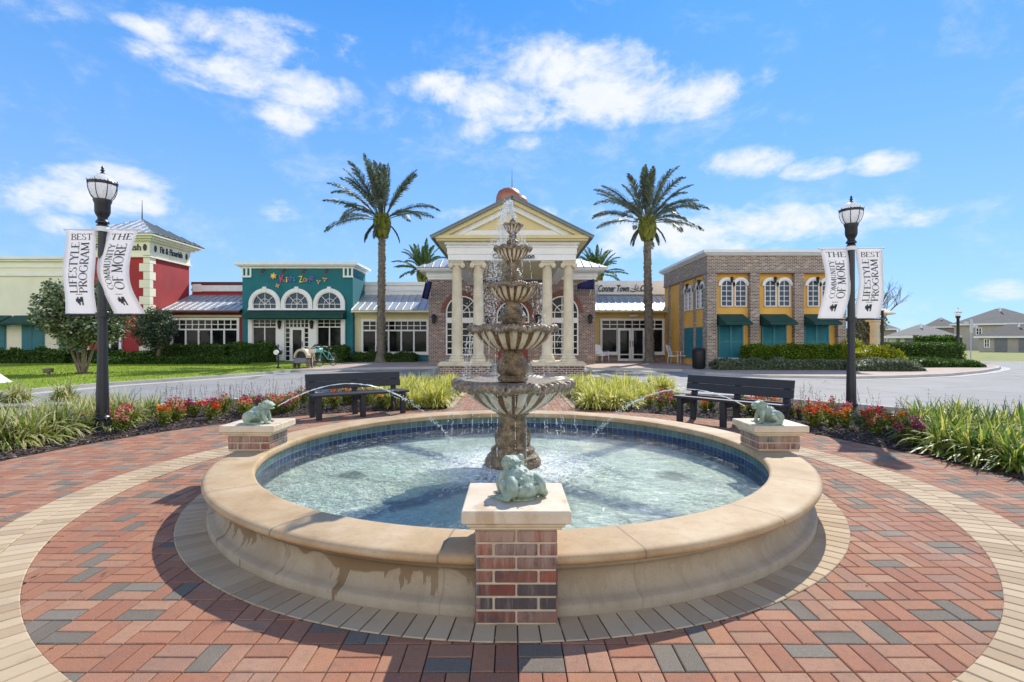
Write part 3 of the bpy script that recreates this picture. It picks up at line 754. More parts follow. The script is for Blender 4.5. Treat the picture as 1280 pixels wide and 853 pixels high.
# tiers --------------------------------------------------------------
FX = X(641, D0)
ft = thing('tiered_fountain', 'tall five tier scalloped stone fountain with brown stained fluted bowls in the pool centre', 'fountain', (FX,D0,.02))
def zf(y): return CH-(y-427)*D0/F
def stem(name, prof, flute=0, nf=10):
    mb = MB()
    def mod(j, r, z, a):
        k = flute if 0 < j < len(prof)-1 else 0
        q = math.cos(a*nf+2.2*math.sin(z*24)); return r*(1+k*1.5*(abs(q)*1.6-.9)*prof_w[j]+k*.5*math.cos(a*nf*3)*prof_w[j]), z
    prof_w = [w_ for (_,_,w_) in prof]
    # resample with catmull for smoothness
    P = []
    W = []
    for i in range(len(prof)-1):
        p0 = prof[max(i-1,0)]; p1 = prof[i]; p2 = prof[i+1]; p3 = prof[min(i+2,len(prof)-1)]
        for s_ in (0,.17,.33,.5,.67,.83):
            def cr(k): return .5*((2*p1[k])+(-p0[k]+p2[k])*s_+(2*p0[k]-5*p1[k]+4*p2[k]-p3[k])*s_*s_+(-p0[k]+3*p1[k]-3*p2[k]+p3[k])*s_**3)
            P.append((cr(0), p1[1]+(p2[1]-p1[1])*s_)); W.append(p1[2]*(1-s_)+p2[2]*s_)
    P.append(prof[-1][:2]); W.append(prof[-1][2]); prof_w = W
    mb.lathe(P, (FX,D0,0), 144, mod)
    return mb.build(name, M['stem'], ft, sm=60)
def bowl(rr, ytop, ybot, rb, nl, lip=.05, phase=0., deep=1.0):
    """scalloped fluted bowl: rim radius rr, rim and bottom given as photo heights"""
    zt, zb = zf(ytop), zf(ybot); h = zt-zb; mb = MB()
    prof = []; lipf = []
    for r_, z_, l_ in ((.001,-.0,0),(rb*.7,0,0),(rb,.0,0),(rb+.10*(rr-rb),.06,0),(rb+.34*(rr-rb),.22,0),(rb+.52*(rr-rb),.40,0),(rb+.66*(rr-rb),.60,0),(rr*.86,.70,0),(rr*.95,.73,1),(rr,.80,1),(rr*1.005,.90,1),(rr*.965,.985,1),(rr*.90,1.0,1),(rr*.80,.95,1),(rr*.5,.9,1),(rb*.3,.9,1)):
        prof.append((r_, z_*h)); lipf.append(l_)
    amp = [0,0,.02,.03,.045,.05,.05,.05,.055,.06,.06,.055,.04,.02,0,0]
    def mod(j, r, z, a):
        c = math.cos((a+phase)*nl); sc_ = abs(math.cos((a+phase)*nl/2))
        r2 = r*(1+amp[j]*(sc_*2-1.2)+(.018*math.cos((a+phase)*nl*2) if 2 < j < 8 else 0))
        dz = 0
        if 8 <= j <= 12: dz = -.13*h*(1-sc_)+ .0
        if 2 < j < 8: dz = .0
        if j >= 8 and j <= 12: dz += .022*h*math.cos((a+phase)*nl*7); r2 *= 1+.006*math.cos((a+phase)*nl*7)
        return r2, z+dz
    n = nl*36; mb.lathe(prof, (FX,D0,zb), n, mod)
    uv = []
    for j in range(len(prof)):
        for k in range(n): uv.append((k/n*nl*2.0+phase*nl/PI+.5, lipf[j]))
    mb.uvs = uv
    o = mb.build('bowl', M['bowl'], ft, sm=60)
    l = o.data.uv_layers['UVMap']
    for p in o.data.polygons:
        us = [l.data[i].uv.x for i in p.loop_indices]
        if max(us)-min(us) > nl:
            for i in p.loop_indices:
                if l.data[i].uv.x < nl: l.data[i].uv.x += 2*nl
    return o
# octagonal-ish plinth and pedestal
mb = MB(); mb.lathe([(.27,.02),(.285,.05),(.288,.17),(.275,.20),(.262,.215),(.262,.23),(.235,.25),(.222,.265),(.222,.30),(.20,.315),(.19,.32)], (FX,D0,0), 16)
mb.build('plinth', M['stem'], ft, sm=30)
stem('pedestal', [(.19,.318,0),(.175,.335,0),(.178,.36,1),(.186,.41,1),(.178,.46,1),(.15,.52,1),(.133,.565,1),(.132,.60,.6),(.14,.63,0),(.163,.645,0),(.163,.66,0),(.15,.67,0)], .03, 12)
bowl(.600, 474, 516, .165, 10, phase=.12)
stem('stem', [(.15,.98,0),(.155,1.0,0),(.15,1.015,0),(.13,1.03,0),(.155,1.06,1),(.163,1.10,1),(.155,1.15,1),(.125,1.21,1),(.098,1.26,1),(.088,1.295,.5),(.10,1.31,0)], .035, 12)
bowl(.447, 407, 437, .22, 10, phase=.3)
stem('stem', [(.11,1.49,0),(.10,1.515,0),(.085,1.53,0),(.12,1.565,1),(.139,1.61,1),(.13,1.65,1),(.10,1.70,1),(.075,1.745,.5),(.09,1.785,0)], .04, 10)
bowl(.288, 355, 377.5, .125, 10, phase=.05)
stem('stem', [(.09,1.945,0),(.07,1.965,0),(.085,1.99,1),(.092,2.03,1),(.08,2.075,1),(.058,2.115,.5),(.058,2.15,.5),(.07,2.19,0)], .04, 10)
bowl(.193, 309, 327.5, .08, 10, phase=.22)
stem('stem', [(.05,2.32,0),(.04,2.34,1),(.062,2.365,1),(.055,2.39,1),(.03,2.415,1),(.045,2.44,1),(.028,2.46,0),(.04,2.475,0)], .08, 8)
bowl(.102, 280.5, 293, .04, 8, phase=.1)
stem('finial', [(.035,2.555,0),(.02,2.57,0),(.03,2.585,1),(.02,2.61,1),(.004,2.635,0)], .08, 6)

# falling water: strings of drops from each rim, jet at the top, splashes
mb = MB(); rg = random.Random(21)
def drop(x, y, z, r, st=1., d=(0,0,1)):
    d = Vector(d).normalized(); u = d.cross(Vector((1,.3,0))).normalized(); v = d.cross(u); p = Vector((x,y,z))
    vs = [p+d*r*st]+[p+(u*math.cos(k*PI/2)+v*math.sin(k*PI/2))*r for k in range(4)]+[p-d*r*st]
    mb.add(vs, [(0,1,2),(0,2,3),(0,3,4),(0,4,1),(5,2,1),(5,3,2),(5,4,3),(5,1,4)])
tiers = [(.102,2.53,2.30,50,.5),(.193,2.30,1.94,9,1),(.288,1.93,1.50,18,1),(.447,1.50,1.0,24,1),(.60,.96,.135,24,1)]
for ti, (rr, z0, z1, ns, kk) in enumerate(tiers):
    for k in range(ns):
        a = rg.random()*2*PI; v0 = rg.uniform(.05,.35)
        nd = int((z0-z1)*rg.uniform(30,90))
        wob = rg.uniform(.001,.006)
        for q in range(nd):
            h = rg.random()**1.0*(z0-z1); tm = math.sqrt(2*h/9.8); r_ = rr*.97+v0*tm+rg.gauss(0, wob+.006*h)
            drop(FX+r_*math.cos(a), D0+r_*math.sin(a), z0-h, rg.uniform(.0012,.0034), rg.uniform(1,6))
# jet: leaning plume and spray blown to the left
for k in range(2600):
    s_ = rg.random(); top = 2.80
    if s_ < .3: 
        f = rg.random(); x = FX+.0-.02*f+rg.gauss(0,.014-.009*f); z = 2.6+f*(top-2.6)
        y = D0+rg.gauss(0,.01)
    else:
        f = rg.random()**.8; x = FX-.035-.20*f+rg.gauss(0,.012+.05*f); z = top-.03-1.0*f*f*1.1-.12*f+rg.gauss(0,.02+.07*f); y = D0+rg.gauss(0,.03+.07*f)
    drop(x, y, z, rg.uniform(.002,.0048)*(1.5 if s_ < .3 else .95), rg.uniform(1,3))
for k in range(1200):   # mist of drops over left/centre of upper tiers
    x = FX-.26+rg.gauss(0,.13); z = rg.uniform(1.0,2.35); drop(x, D0+rg.gauss(0,.15), z, rg.uniform(.001,.0026), rg.uniform(1,5))
for k in range(900):    # splashes at the pool surface
    a = rg.random()*2*PI; r_ = rg.gauss(.66,.09); drop(FX+r_*math.cos(a), D0+r_*math.sin(a), .135+abs(rg.gauss(0,.035)), rg.uniform(.0015,.004))
stuff(mb.build('falling_water', M['drops']), 'white water drops spraying from the top and dripping off the fountain bowls', 'falling water')
mb = MB()
def crown(rr, z, n):
    for k in range(n):
        a = rg.random()*2*PI; f = rg.uniform(.55,.97)
        mb.ball((FX+rr*f*math.cos(a), D0+rr*f*math.sin(a), z), (rg.uniform(.006,.02),rg.uniform(.006,.02),.003), 6, 4)
crown(.58, .965, 130); crown(.43, 1.493, 70); crown(.27, 1.93, 40)
for kf in range(6):
    pass
stuff(mb.build('bowl_foam', M['drops'], sm=True), 'foaming water lying in the fountain bowls', 'foam')

# ---- pedestals, frogs, jets
def pedestal(name, label, cx, cy, zb=0):
    p = thing(name, label, 'pedestal', (cx,cy,0), 0, 'brick pedestals around the pool')
    mb = MB(); hw = .2; rg = random.Random(int(cx*10)+5); mb.mi = 0
    ch = .0655; 
    for c in range(7):
        if .012+c*ch < zb-.01: continue
        z0 = max(.012+c*ch, zb+.003); z1 = .012+c*ch+ch-.011
        for side in range(4):
            cells = [(-hw,-.004),(.006,hw)] if (c+side) % 2 == 0 else [(-hw,-.115),(-.103,.103),(.115,hw)]
            for a, b in cells:
                j = rg.uniform(-.0015,.0015); mb.rv = rg.random()
                M4 = Matrix.Rotation(side*PI/2, 4, 'Z')
                def tf(x,y,z,M4=M4):
                    q = M4 @ Vector((x,y,z)); return (q.x+cx, q.y+cy, q.z)
                mb.tf = tf
                if a == -hw: a += .0004
                mb.bbox(a, b-(.0004 if b == hw else 0), -hw+j, -hw+.03, z0, z1, .004)
    mb.tf = None
    mb.mi = 1; mb.box(cx-hw+.006, cx+hw-.006, cy-hw+.006, cy+hw-.006, zb-.012, .475)
    mb.build('brick_shaft', [M['pbrick'], M['mortar']], p)
    mb = MB()
    for (w0, z0, z1, b) in ((.222,.472,.488,.004),(.236,.488,.507,.006)): mb.bbox(cx-w0,cx+w0,cy-w0,cy+w0,z0,z1-.0005,b)
    mb.bbox(cx-.262,cx+.262,cy-.252,cy+.252,.507,.570,.006)
    mb.build('cap', M['cap'], p); return p
pedestal('brick_pedestal', 'nearest pedestal, whitened red brick with buff cap in front of the pool', .02, 2.70)
pedestal('brick_pedestal', 'left pedestal on the pool rim, beside the left bench', -2.53, 5.16, .326)
pedestal('brick_pedestal', 'right pedestal on the pool rim, cap stained orange under the frog', 2.57, 5.16, .326)

def frog_mesh():
    """frog squatting, facing +x"""
    bm = bmesh.new()
    def ell(c, r, rot=(0,0,0)):
        m = Matrix.Translation(c) @ Matrix.Rotation(rot[2],4,'Z') @ Matrix.Rotation(rot[1],4,'Y') @ Matrix.Rotation(rot[0],4,'X') @ Matrix.Diagonal((*r,1))
        bmesh.ops.create_icosphere(bm, subdivisions=3, radius=1, matrix=m)
    def limb(pts, rad):
        for (p,q,r0,r1) in zip(pts, pts[1:], rad, rad[1:]):
            p, q = Vector(p), Vector(q); n = max(2, int((q-p).length/.006))
            for k in range(n+1):
                f = k/n; bmesh.ops.create_icosphere(bm, subdivisions=1, radius=r0*(1-f)+r1*f, matrix=Matrix.Translation(p.lerp(q,f)))
    ell((-.015,0,.075), (.092,.068,.058), (0,R(-32),0))       # trunk, chest raised
    ell((-.065,0,.045), (.05,.062,.04))
    ell((.060,0,.142), (.054,.058,.036), (0,R(-8),0))          # head
    ell((.090,0,.142), (.034,.044,.012), (0,R(-4),0)); ell((.084,0,.122), (.034,.040,.011), (0,R(6),0))    # jaws with the mouth slit between
    ell((.04,0,.108), (.04,.05,.035))                           # throat
    for s_ in (-1,1):
        ell((.048,s_*.036,.168), (.019,.017,.018))              # eyes
        ell((-.055,s_*.066,.062), (.056,.028,.048), (0,R(-25),R(s_*-12)))   # thigh
        limb([(-.02,s_*.09,.07),(-.075,s_*.098,.022),(-.07,s_*.10,.016)], [.026,.018,.016])
        limb([(-.07,s_*.098,.014),(.01,s_*.115,.009)], [.014,.011])
        for k in (-1,0,1): limb([(.005,s_*.113,.009),(.045,s_*(.118+k*.018),.006)], [.008,.006])
        limb([(.045,s_*.05,.098),(.058,s_*.072,.05),(.068,s_*.062,.014)], [.026,.019,.014])   # arm
        for k in (-1,0,1): limb([(.068,s_*.062,.010),(.10,s_*(.064+k*.016),.006)], [.009,.006])
    for k in range(40):                                        # warts
        a = random.uniform(-1.1,1.1); b = random.uniform(-1,.9)
        p = Vector((-.015+.085*b*math.cos(R(32))-.03*math.cos(a), .06*math.sin(a), .075+.05*b+.052*math.cos(a)))
        bmesh.ops.create_icosphere(bm, subdivisions=1, radius=random.uniform(.004,.008), matrix=Matrix.Translation(p))
    ell((-.005,0,.006), (.10,.085,.008))
    me = bpy.data.meshes.new('frog_src'); bm.to_mesh(me); bm.free()
    o = bpy.data.objects.new('frog_src', me); C.objects.link(o)
    r = o.modifiers.new('r','REMESH'); r.mode = 'VOXEL'; r.voxel_size = .0042; r.use_smooth_shade = True
    s_ = o.modifiers.new('s','SMOOTH'); s_.iterations = 3; s_.factor = .5
    dg = bpy.context.evaluated_depsgraph_get(); me2 = bpy.data.meshes.new_from_object(o.evaluated_get(dg))
    bpy.data.objects.remove(o); me2.name = 'frog'; me2.materials.clear(); me2.materials.append(M['frog'])
    me2.polygons.foreach_set('use_smooth', [True]*len(me2.polygons)); return me2
fm = frog_mesh()
def frog(x, y, rz, sc_, label):
    o = bpy.data.objects.new('frog_statue', fm); C.objects.link(o); o.location = (x,y,.569); o.rotation_euler.z = rz; o.scale = (sc_,)*3
    return tag(o, label, 'frog statue', 'frog statues spitting water')
frog(.035, 2.70, R(118), 1.12, 'green frog statue on the nearest pedestal, its back to the viewer')
frog(-2.50, 5.10, R(12), 1.22, 'green frog statue on the left pedestal, facing right')
frog(2.52, 5.10, R(170), 1.22, 'green frog statue on the right pedestal, facing left')
def jet(p0, apex, p1, label):
    mb = MB(); rg = random.Random(4); pts = []; rad = []
    # parabola through three points in its own vertical plane
    for k in range(60):
        f = k/59; x = p0[0]+(p1[0]-p0[0])*f; y = p0[1]+(p1[1]-p0[1])*f
        fa = apex[0]; L = [(0,p0[2]),(fa,apex[1]),(1,p1[2])]; z = 0
        for i in range(3):
            c = L[i][1]
            for j in range(3):
                if j != i: c *= (f-L[j][0])/(L[i][0]-L[j][0])
            z += c
        pts.append((x+rg.gauss(0,.001),y,z+rg.gauss(0,.001))); rad.append((.0050+.0035*f)*rg.uniform(.4,1.35))
    n1 = 42; mb.tube(pts[:n1], rad[:n1], 6)
    fn = 42
    tag(mb.build('water_jet', M['drops'], sm=True), label, 'water jet'); mb = MB()
    for (x,y,z) in pts[fn-8:]:
        for q in range(9): mb.ball((x+rg.gauss(0,.012),y+rg.gauss(0,.012),z+rg.gauss(0,.015)), rg.uniform(.002,.006), 5, 4)
    for q in range(60): mb.ball((p1[0]+rg.gauss(0,.05),p1[1]+rg.gauss(0,.05),.137+abs(rg.gauss(0,.02))), rg.uniform(.002,.005), 5, 4)
    stuff(mb.build('splash_drops', M['drops'], sm=True), 'loose splash drops where the '+label[:11]+label[-11:]+' jet lands', 'splash')
jet((-2.34,5.16,.73), (.42,.90), (-.78,6.55,.137), 'arc of water spat rightwards by the left frog')
jet((2.33,5.16,.73), (.36,.86), (.92,6.35,.137), 'arc of water spat leftwards by the right frog')

# ================================================================== BENCHES
def bench_proto():
    """seat toward -y, back at +y, 1.8 long"""
    b = thing('park_bench', 'x', 'bench', (0,0,0))
    mb = MB()
    for k in range(3): mb.bbox(-.9,.9,-.22+k*.15,-.08+k*.15,.40,.44,.006)
    mb.build('seat', M['bench'], b)
    mb = MB()
    def tb(x,y,z): return (x, y+.20*(z-.45)*1.0, z)
    mb.tf = tb
    for z0 in (.50,.6415): mb.bbox(-.9,.9,.20,.24,z0,z0+.138,.006)
    mb.build('backrest', M['bench'], b)
    for x in (-.78,0,.78):
        mb = MB(); mb.bbox(x-.045,x+.045,-.22,-.14,0,.40,.006)
        mb.build('leg', M['bench'], b)
        mb = MB(); mb.tf = lambda x,y,z: (x, y+.12*(z-.4), z)
        mb.bbox(x-.045,x+.045,.245,.32,0,.74,.006); mb.build('leg', M['bench'], b)
        mb = MB(); mb.bbox(x-.03,x+.03,-.14,.24,.30,.397,.006); mb.build('brace', M['bench'], b)
    return b
bp = bench_proto(); bp['label'] = 'dark slatted bench left of the fountain, beside the left frog'
def put(o, c, rz): o.location = c; o.rotation_euler.z = rz
# left bench: length axis (1.25,.9); facing (.58,-.81)
put(bp, (-2.83,9.58,0), math.atan2(.9,1.25)); b2 = copy_tree(bp); b2['label'] = 'dark slatted bench right of the fountain, behind the right frog'
put(b2, (3.52,8.38,0), math.atan2(-.77,.64))
for b in (bp, b2): b['group'] = 'dark benches facing the fountain'

# ================================================================== TEXT
def text_obj(s_, name, mat, parent, size_w, h, tf, ext=.01, font_shear=0, bold=0):
    """text converted to mesh, fitted in width x height; tf maps (u,v,d) -> world"""
    cu = bpy.data.curves.new(name, 'FONT'); cu.body = s_; cu.extrude = ext; cu.offset = bold; cu.shear = font_shear; cu.align_x = 'LEFT'; cu.resolution_u = 3
    o = bpy.data.objects.new(name, cu); C.objects.link(o)
    dg = bpy.context.evaluated_depsgraph_get(); me = bpy.data.meshes.new_from_object(o.evaluated_get(dg)); bpy.data.objects.remove(o)
    xs = [v.co.x for v in me.vertices]; ys = [v.co.y for v in me.vertices]
    x0, x1, y0, y1 = min(xs), max(xs), min(ys), max(ys)
    for v in me.vertices:
        v.co = Vector(tf((v.co.x-x0)/(x1-x0)*size_w, (v.co.y-y0)/(y1-y0)*h, v.co.z))
    me.materials.clear(); me.materials.append(mat); me.name = name
    o = bpy.data.objects.new(name, me); C.objects.link(o); o.parent = parent; w_ = wloc(parent); o.location = -w_
    return o

SER = {  # strokes: (x0,y0,x1,y1,weight) and arcs ('a',cx,cy,rx,ry,deg0,deg1); serifs are added at 's' points
 'B':(.62,[(.14,0,.14,1,1),(.14,1,.34,1,0),(.14,.52,.36,.52,0),(.14,0,.36,0,0),('a',.34,.76,.20,.24,-90,90),('a',.36,.26,.24,.26,-90,90)],[(.14,0),(.14,1)]),
 'E':(.60,[(.14,0,.14,1,1),(.14,1,.54,1,0),(.14,.52,.44,.52,0),(.14,0,.58,0,0),(.54,1,.54,.84,0),(.58,0,.58,.18,0)],[(.14,0),(.14,1)]),
 'F':(.56,[(.14,0,.14,1,1),(.14,1,.54,1,0),(.14,.52,.44,.52,0),(.54,1,.54,.84,0)],[(.14,0),(.14,1)]),
 'L':(.58,[(.14,0,.14,1,1),(.14,0,.56,0,0),(.56,0,.56,.2,0)],[(.14,0),(.14,1)]),
 'T':(.66,[(.33,0,.33,1,1),(.04,1,.62,1,0),(.04,1,.04,.84,0),(.62,1,.62,.84,0)],[(.33,0)]),
 'I':(.30,[(.15,0,.15,1,1)],[(.15,0),(.15,1)]),
 'H':(.76,[(.14,0,.14,1,1),(.62,0,.62,1,1),(.14,.52,.62,.52,0)],[(.14,0),(.14,1),(.62,0),(.62,1)]),
 'N':(.78,[(.14,0,.14,1,.3),(.64,0,.64,1,.3),(.14,1,.64,0,1)],[(.14,0),(.14,1),(.64,1)]),
 'M':(.92,[(.12,0,.14,1,.3),(.80,0,.78,1,1),(.14,1,.46,.08,1),(.46,.08,.78,1,.3)],[(.12,0),(.14,1),(.80,0),(.78,1)]),
 'U':(.76,[(.14,.3,.14,1,1),(.62,.3,.62,1,.3),('a',.38,.3,.24,.3,180,360)],[(.14,1),(.62,1)]),
 'Y':(.70,[(.35,0,.35,.48,1),(.06,1,.35,.48,1),(.35,.48,.64,1,.3)],[(.35,0),(.06,1),(.64,1)]),
 'A':(.72,[(.06,0,.36,1,.3),(.36,1,.66,0,1),(.16,.34,.56,.34,0)],[(.06,0),(.66,0)]),
 'P':(.60,[(.14,0,.14,1,1),(.14,1,.32,1,0),(.14,.46,.32,.46,0),('a',.32,.73,.24,.27,-90,90)],[(.14,0),(.14,1)]),
 'R':(.68,[(.14,0,.14,1,1),(.14,1,.32,1,0),(.14,.5,.32,.5,0),('a',.32,.75,.24,.25,-90,90),(.32,.5,.62,0,1)],[(.14,0),(.14,1),(.62,0)]),
 'O':(.84,[('a',.42,.5,.36,.5,0,360)],[]), 'C':(.74,[('a',.42,.5,.36,.5,50,310),(.66,.9,.66,.72,0)],[]),
 'G':(.82,[('a',.42,.5,.36,.5,50,325),(.68,.9,.68,.72,0),(.70,.12,.70,.42,1)],[(.70,.42)]),
 'S':(.56,[('a',.29,.75,.20,.25,60,270),('a',.29,.25,.21,.25,-120,90),(.45,.95,.45,.76,0),(.09,.24,.09,.05,0)],[]), ' ':(.3,[],[])}
def serif_text(s_, name, mat, parent, W, H, tf, th=.15, tn=.05, n_arc=14):
    """roman capitals built stroke by stroke, fitted in W x H"""
    mb = MB(); x = 0; tot = sum(SER[c][0] for c in s_)+.04*(len(s_)-1); k = W/(tot*H)
    def P(u, v, d=0): return tf(u*H*k, v*H, d)
    def seg(x0,y0,x1,y1,w0,w1,lay):
        L = math.hypot(x1-x0,y1-y0) or 1; nx, ny = -(y1-y0)/L, (x1-x0)/L; e = .001+lay
        mb.quad(P(x0+nx*w0/2,y0+ny*w0/2,e),P(x1+nx*w1/2,y1+ny*w1/2,e),P(x1-nx*w1/2,y1-ny*w1/2,e),P(x0-nx*w0/2,y0-ny*w0/2,e))
    for c in s_:
        wd, st, se = SER[c]; lay = 0
        for q in st:
            lay += .00025
            if q[0] == 'a':
                _, cx, cy, rx, ry, a0, a1 = q; n = max(6,int(n_arc*abs(a1-a0)/180))
                for i in range(n):
                    A, B = R(a0+(a1-a0)*i/n), R(a0+(a1-a0)*(i+1)/n); wa, wb = tn+(th-tn)*abs(math.cos(A))**1.5, tn+(th-tn)*abs(math.cos(B))**1.5
                    ia = 1 if abs(math.sin(A)) < 2 else 0
                    p = [(cx+(rx-wa/2)*math.cos(A),cy+(ry-tn/2)*math.sin(A)-0),(cx+(rx+wa/2)*math.cos(A),cy+ry*math.sin(A)),(cx+(rx+wb/2)*math.cos(B),cy+ry*math.sin(B)),(cx+(rx-wb/2)*math.cos(B),cy+(ry-tn/2)*math.sin(B))]
                    p = [(cx+(rx-wa/2)*math.cos(A),cy+(ry-tn)*math.sin(A)),(cx+(rx+wa/2)*math.cos(A),cy+ry*math.sin(A)),(cx+(rx+wb/2)*math.cos(B),cy+ry*math.sin(B)),(cx+(rx-wb/2)*math.cos(B),cy+(ry-tn)*math.sin(B))]
                    mb.quad(*[P(x+u,v,.001+lay) for u,v in p])
            else:
                x0,y0,x1,y1,w_ = q; t_ = tn+(th-tn)*w_
                if w_ == 0 and y0 == y1: y0 = y1 = y0-tn/2 if y0 > .9 else y0+tn/2 if y0 < .1 else y0
                seg(x+x0,y0,x+x1,y1,t_,t_,lay)
        for (sx, sy) in se:
            lay += .00025; yy = sy+tn/2 if sy < .5 else sy-tn/2; seg(x+sx-.12,yy,x+sx+.12,yy,tn,tn,lay)
        x += wd+.04
    return mb.build(name, mat, parent)
# ================================================================== STREET LAMPS + BANNERS
def lamp_proto():
    l = thing('street_lamp', 'x', 'street lamp', (0,0,0))
    mb = MB(); mb.lathe([(.13,0),(.13,.06),(.10,.09),(.085,.14),(.082,.20),(.10,.22),(.10,.25),(.082,.27),(.078,.6)], n=16); mb.build('base', M['post'], l, sm=40)
    def flute(j,r,z,a): return r*(1+.03*math.cos(8*a)), z
    mb = MB(); mb.lathe([(.078,.58),(.062,1.2),(.055,3.05),(.075,3.07),(.075,3.10),(.055,3.12)], n=48, mod=flute); mb.build('post', M['post'], l, sm=40)
    mb = MB(); mb.lathe([(.055,3.12),(.085,3.14),(.085,3.16),(.06,3.19),(.062,3.22),(.085,3.26),(.098,3.30),(.10,3.42),(.118,3.47),(.115,3.49),(.02,3.49)], n=20); mb.build('lamp_holder', M['post'], l, sm=40)
    mb = MB(); mb.lathe([(.095,3.488),(.135,3.55),(.165,3.64),(.176,3.71),(.165,3.76),(.13,3.81),(.08,3.85),(.03,3.875),(.015,3.885)], n=28); mb.build('globe', M['globe'], l, sm=True)
    mb = MB(); mb.lathe([(.179,3.70),(.186,3.71),(.186,3.735),(.179,3.745)], n=28)
    for k in range(8):
        a = k*PI/4+.2; q = [(.10,3.48),(.15,3.54),(.18,3.63),(.188,3.72),(.20,3.77)]
        mb.tube([(r*math.cos(a),r*math.sin(a),z) for r,z in q], [.007,.006,.006,.005,.004], 6)
    for k in range(24):
        a = k*PI/12; mb.ball((.182*math.cos(a),.182*math.sin(a),3.745), (.009,.009,.008), 6, 4)
    mb.build('cage', M['post'], l, sm=40)
    mb = MB(); mb.lathe([(.045,3.868),(.03,3.885),(.012,3.90),(.03,3.925),(.012,3.945),(.022,3.96),(.002,4.0)], n=12); mb.build('finial', M['post'], l, sm=40)
    for (z, dd) in ((3.045,0),(1.77,0)):
        mb = MB(); mb.tube([(-.56,0,z),(.56,0,z)], .011, 8); mb.tube([(0,0,z-.035),(0,0,z+.035)], .085, 16)
        for sx in (-1,1): mb.ball((sx*.565,0,z), .018, 8, 6)
        mb.build('banner_arm', M['whitemetal'] if z > 2 else M['post'], l, sm=40)
    return l
lp = lamp_proto(); lp['label'] = 'black street lamp with banners at the left, by the variegated grass'
LL = (-6.11, 7.70); LR = (6.10, 9.28)
lp.location = (*LL, 0); lp2 = copy_tree(lp); lp2.location = (*LR, 0); lp2['label'] = 'black street lamp with banners at the right, among the red flowers'
lp2.rotation_euler.z = R(-3)
for l in (lp, lp2): l['group'] = 'street lamps with banners'
def banner(lamp, side, kind, curve, label, rz=0):
    """cloth between arms; side -1 left / +1 right"""
    L = Vector((*lamp, 0)); b = thing('banner', label, 'banner', (L.x, L.y, 1.79), 0, 'banners hanging from the lamp posts')
    x0, x1, z0, z1 = .085, .545, 1.79, 3.03
    def tf(u, v, d):   # u 0..1 from left, v 0..1 from bottom
        xx = (x0+(x1-x0)*u) if side > 0 else (-x1+(x1-x0)*u)
        bow = math.sin(PI*v)
        xx += curve[0]*bow+curve[1]*(1-v)**2
        yy = -curve[2]*bow+.015*math.sin(9*v+u*2)-d
        return (L.x+xx, L.y+yy, z0+(z1-z0)*v)
    mb = MB(); nu, nv = 6, 26; vs = []
    for dd in (0,-.004):
        for j in range(nv+1):
            for i in range(nu+1): vs.append(tf(i/nu, j/nv, dd))
    o_ = (nu+1)*(nv+1); fs = []
    for j in range(nv):
        for i in range(nu):
            a = j*(nu+1)+i; fs.append((a,a+1,a+nu+2,a+nu+1))
            fs.append((a+o_,a+nu+1+o_,a+nu+2+o_,a+1+o_))
    for j in range(nv):
        for i in (0,nu):
            a = j*(nu+1)+i; fs.append((a,a+nu+1,a+nu+1+o_,a+o_))
    mb.add(vs, fs); mb.build('cloth', M['banner'], b, sm=True)
    W, H = .46, 1.24
    def txt(s_, u0, v0, wu, hv, vert=False):
        if vert: serif_text(s_, 'lettering', M['ink'], b, wu, hv, lambda a,c,d: tf(u0+(hv-c), v0+a, .003+d))
        else: serif_text(s_, 'lettering', M['ink'], b, wu, hv, lambda a,c,d: tf(u0+a, v0+c, .003+d), .12, .07)
    if kind == 0:
        txt('BEST', .17, .885, .72, .075); txt('LIFESTYLE', .20, .245, .61, .26, True); txt('PROGRAM', .52, .245, .61, .27, True)
    else:
        txt('THE', .17, .885, .72, .075); txt('COMMUNITY', .22, .285, .55, .20, True); txt('OF MORE', .47, .285, .55, .33, True)
    mb = MB()                                   # little square emblem of dark patches
    rg = random.Random(2)
    for i in range(5):
        for j in range(5):
            if rg.random() < .68:
                u, v = .36+i*.05, .10+j*.02
                mb.quad(tf(u,v,.005), tf(u+.05,v,.005), tf(u+.05,v+.02,.005), tf(u,v+.02,.005))
    for i in range(4):
        u = .38+i*.06; mb.quad(tf(u,.225,.005), tf(u+.035,.225,.005), tf(u+.035,.235,.005), tf(u,.235,.005))
    mb.build('emblem', M['ink'], b); return b
banner(LL, -1, 0, (-.02,-.01,.02), 'white banner reading BEST LIFESTYLE PROGRAM on the left lamp')
banner(LL, 1, 1, (-.13,.085,.06), 'curling white banner reading THE COMMUNITY OF MORE on the left lamp')
banner(LR, -1, 1, (.06,-.06,.05), 'curling white banner reading THE COMMUNITY OF MORE on the right lamp')
banner(LR, 1, 0, (.03,-.03,.03), 'white banner reading BEST LIFESTYLE PROGRAM on the right lamp')

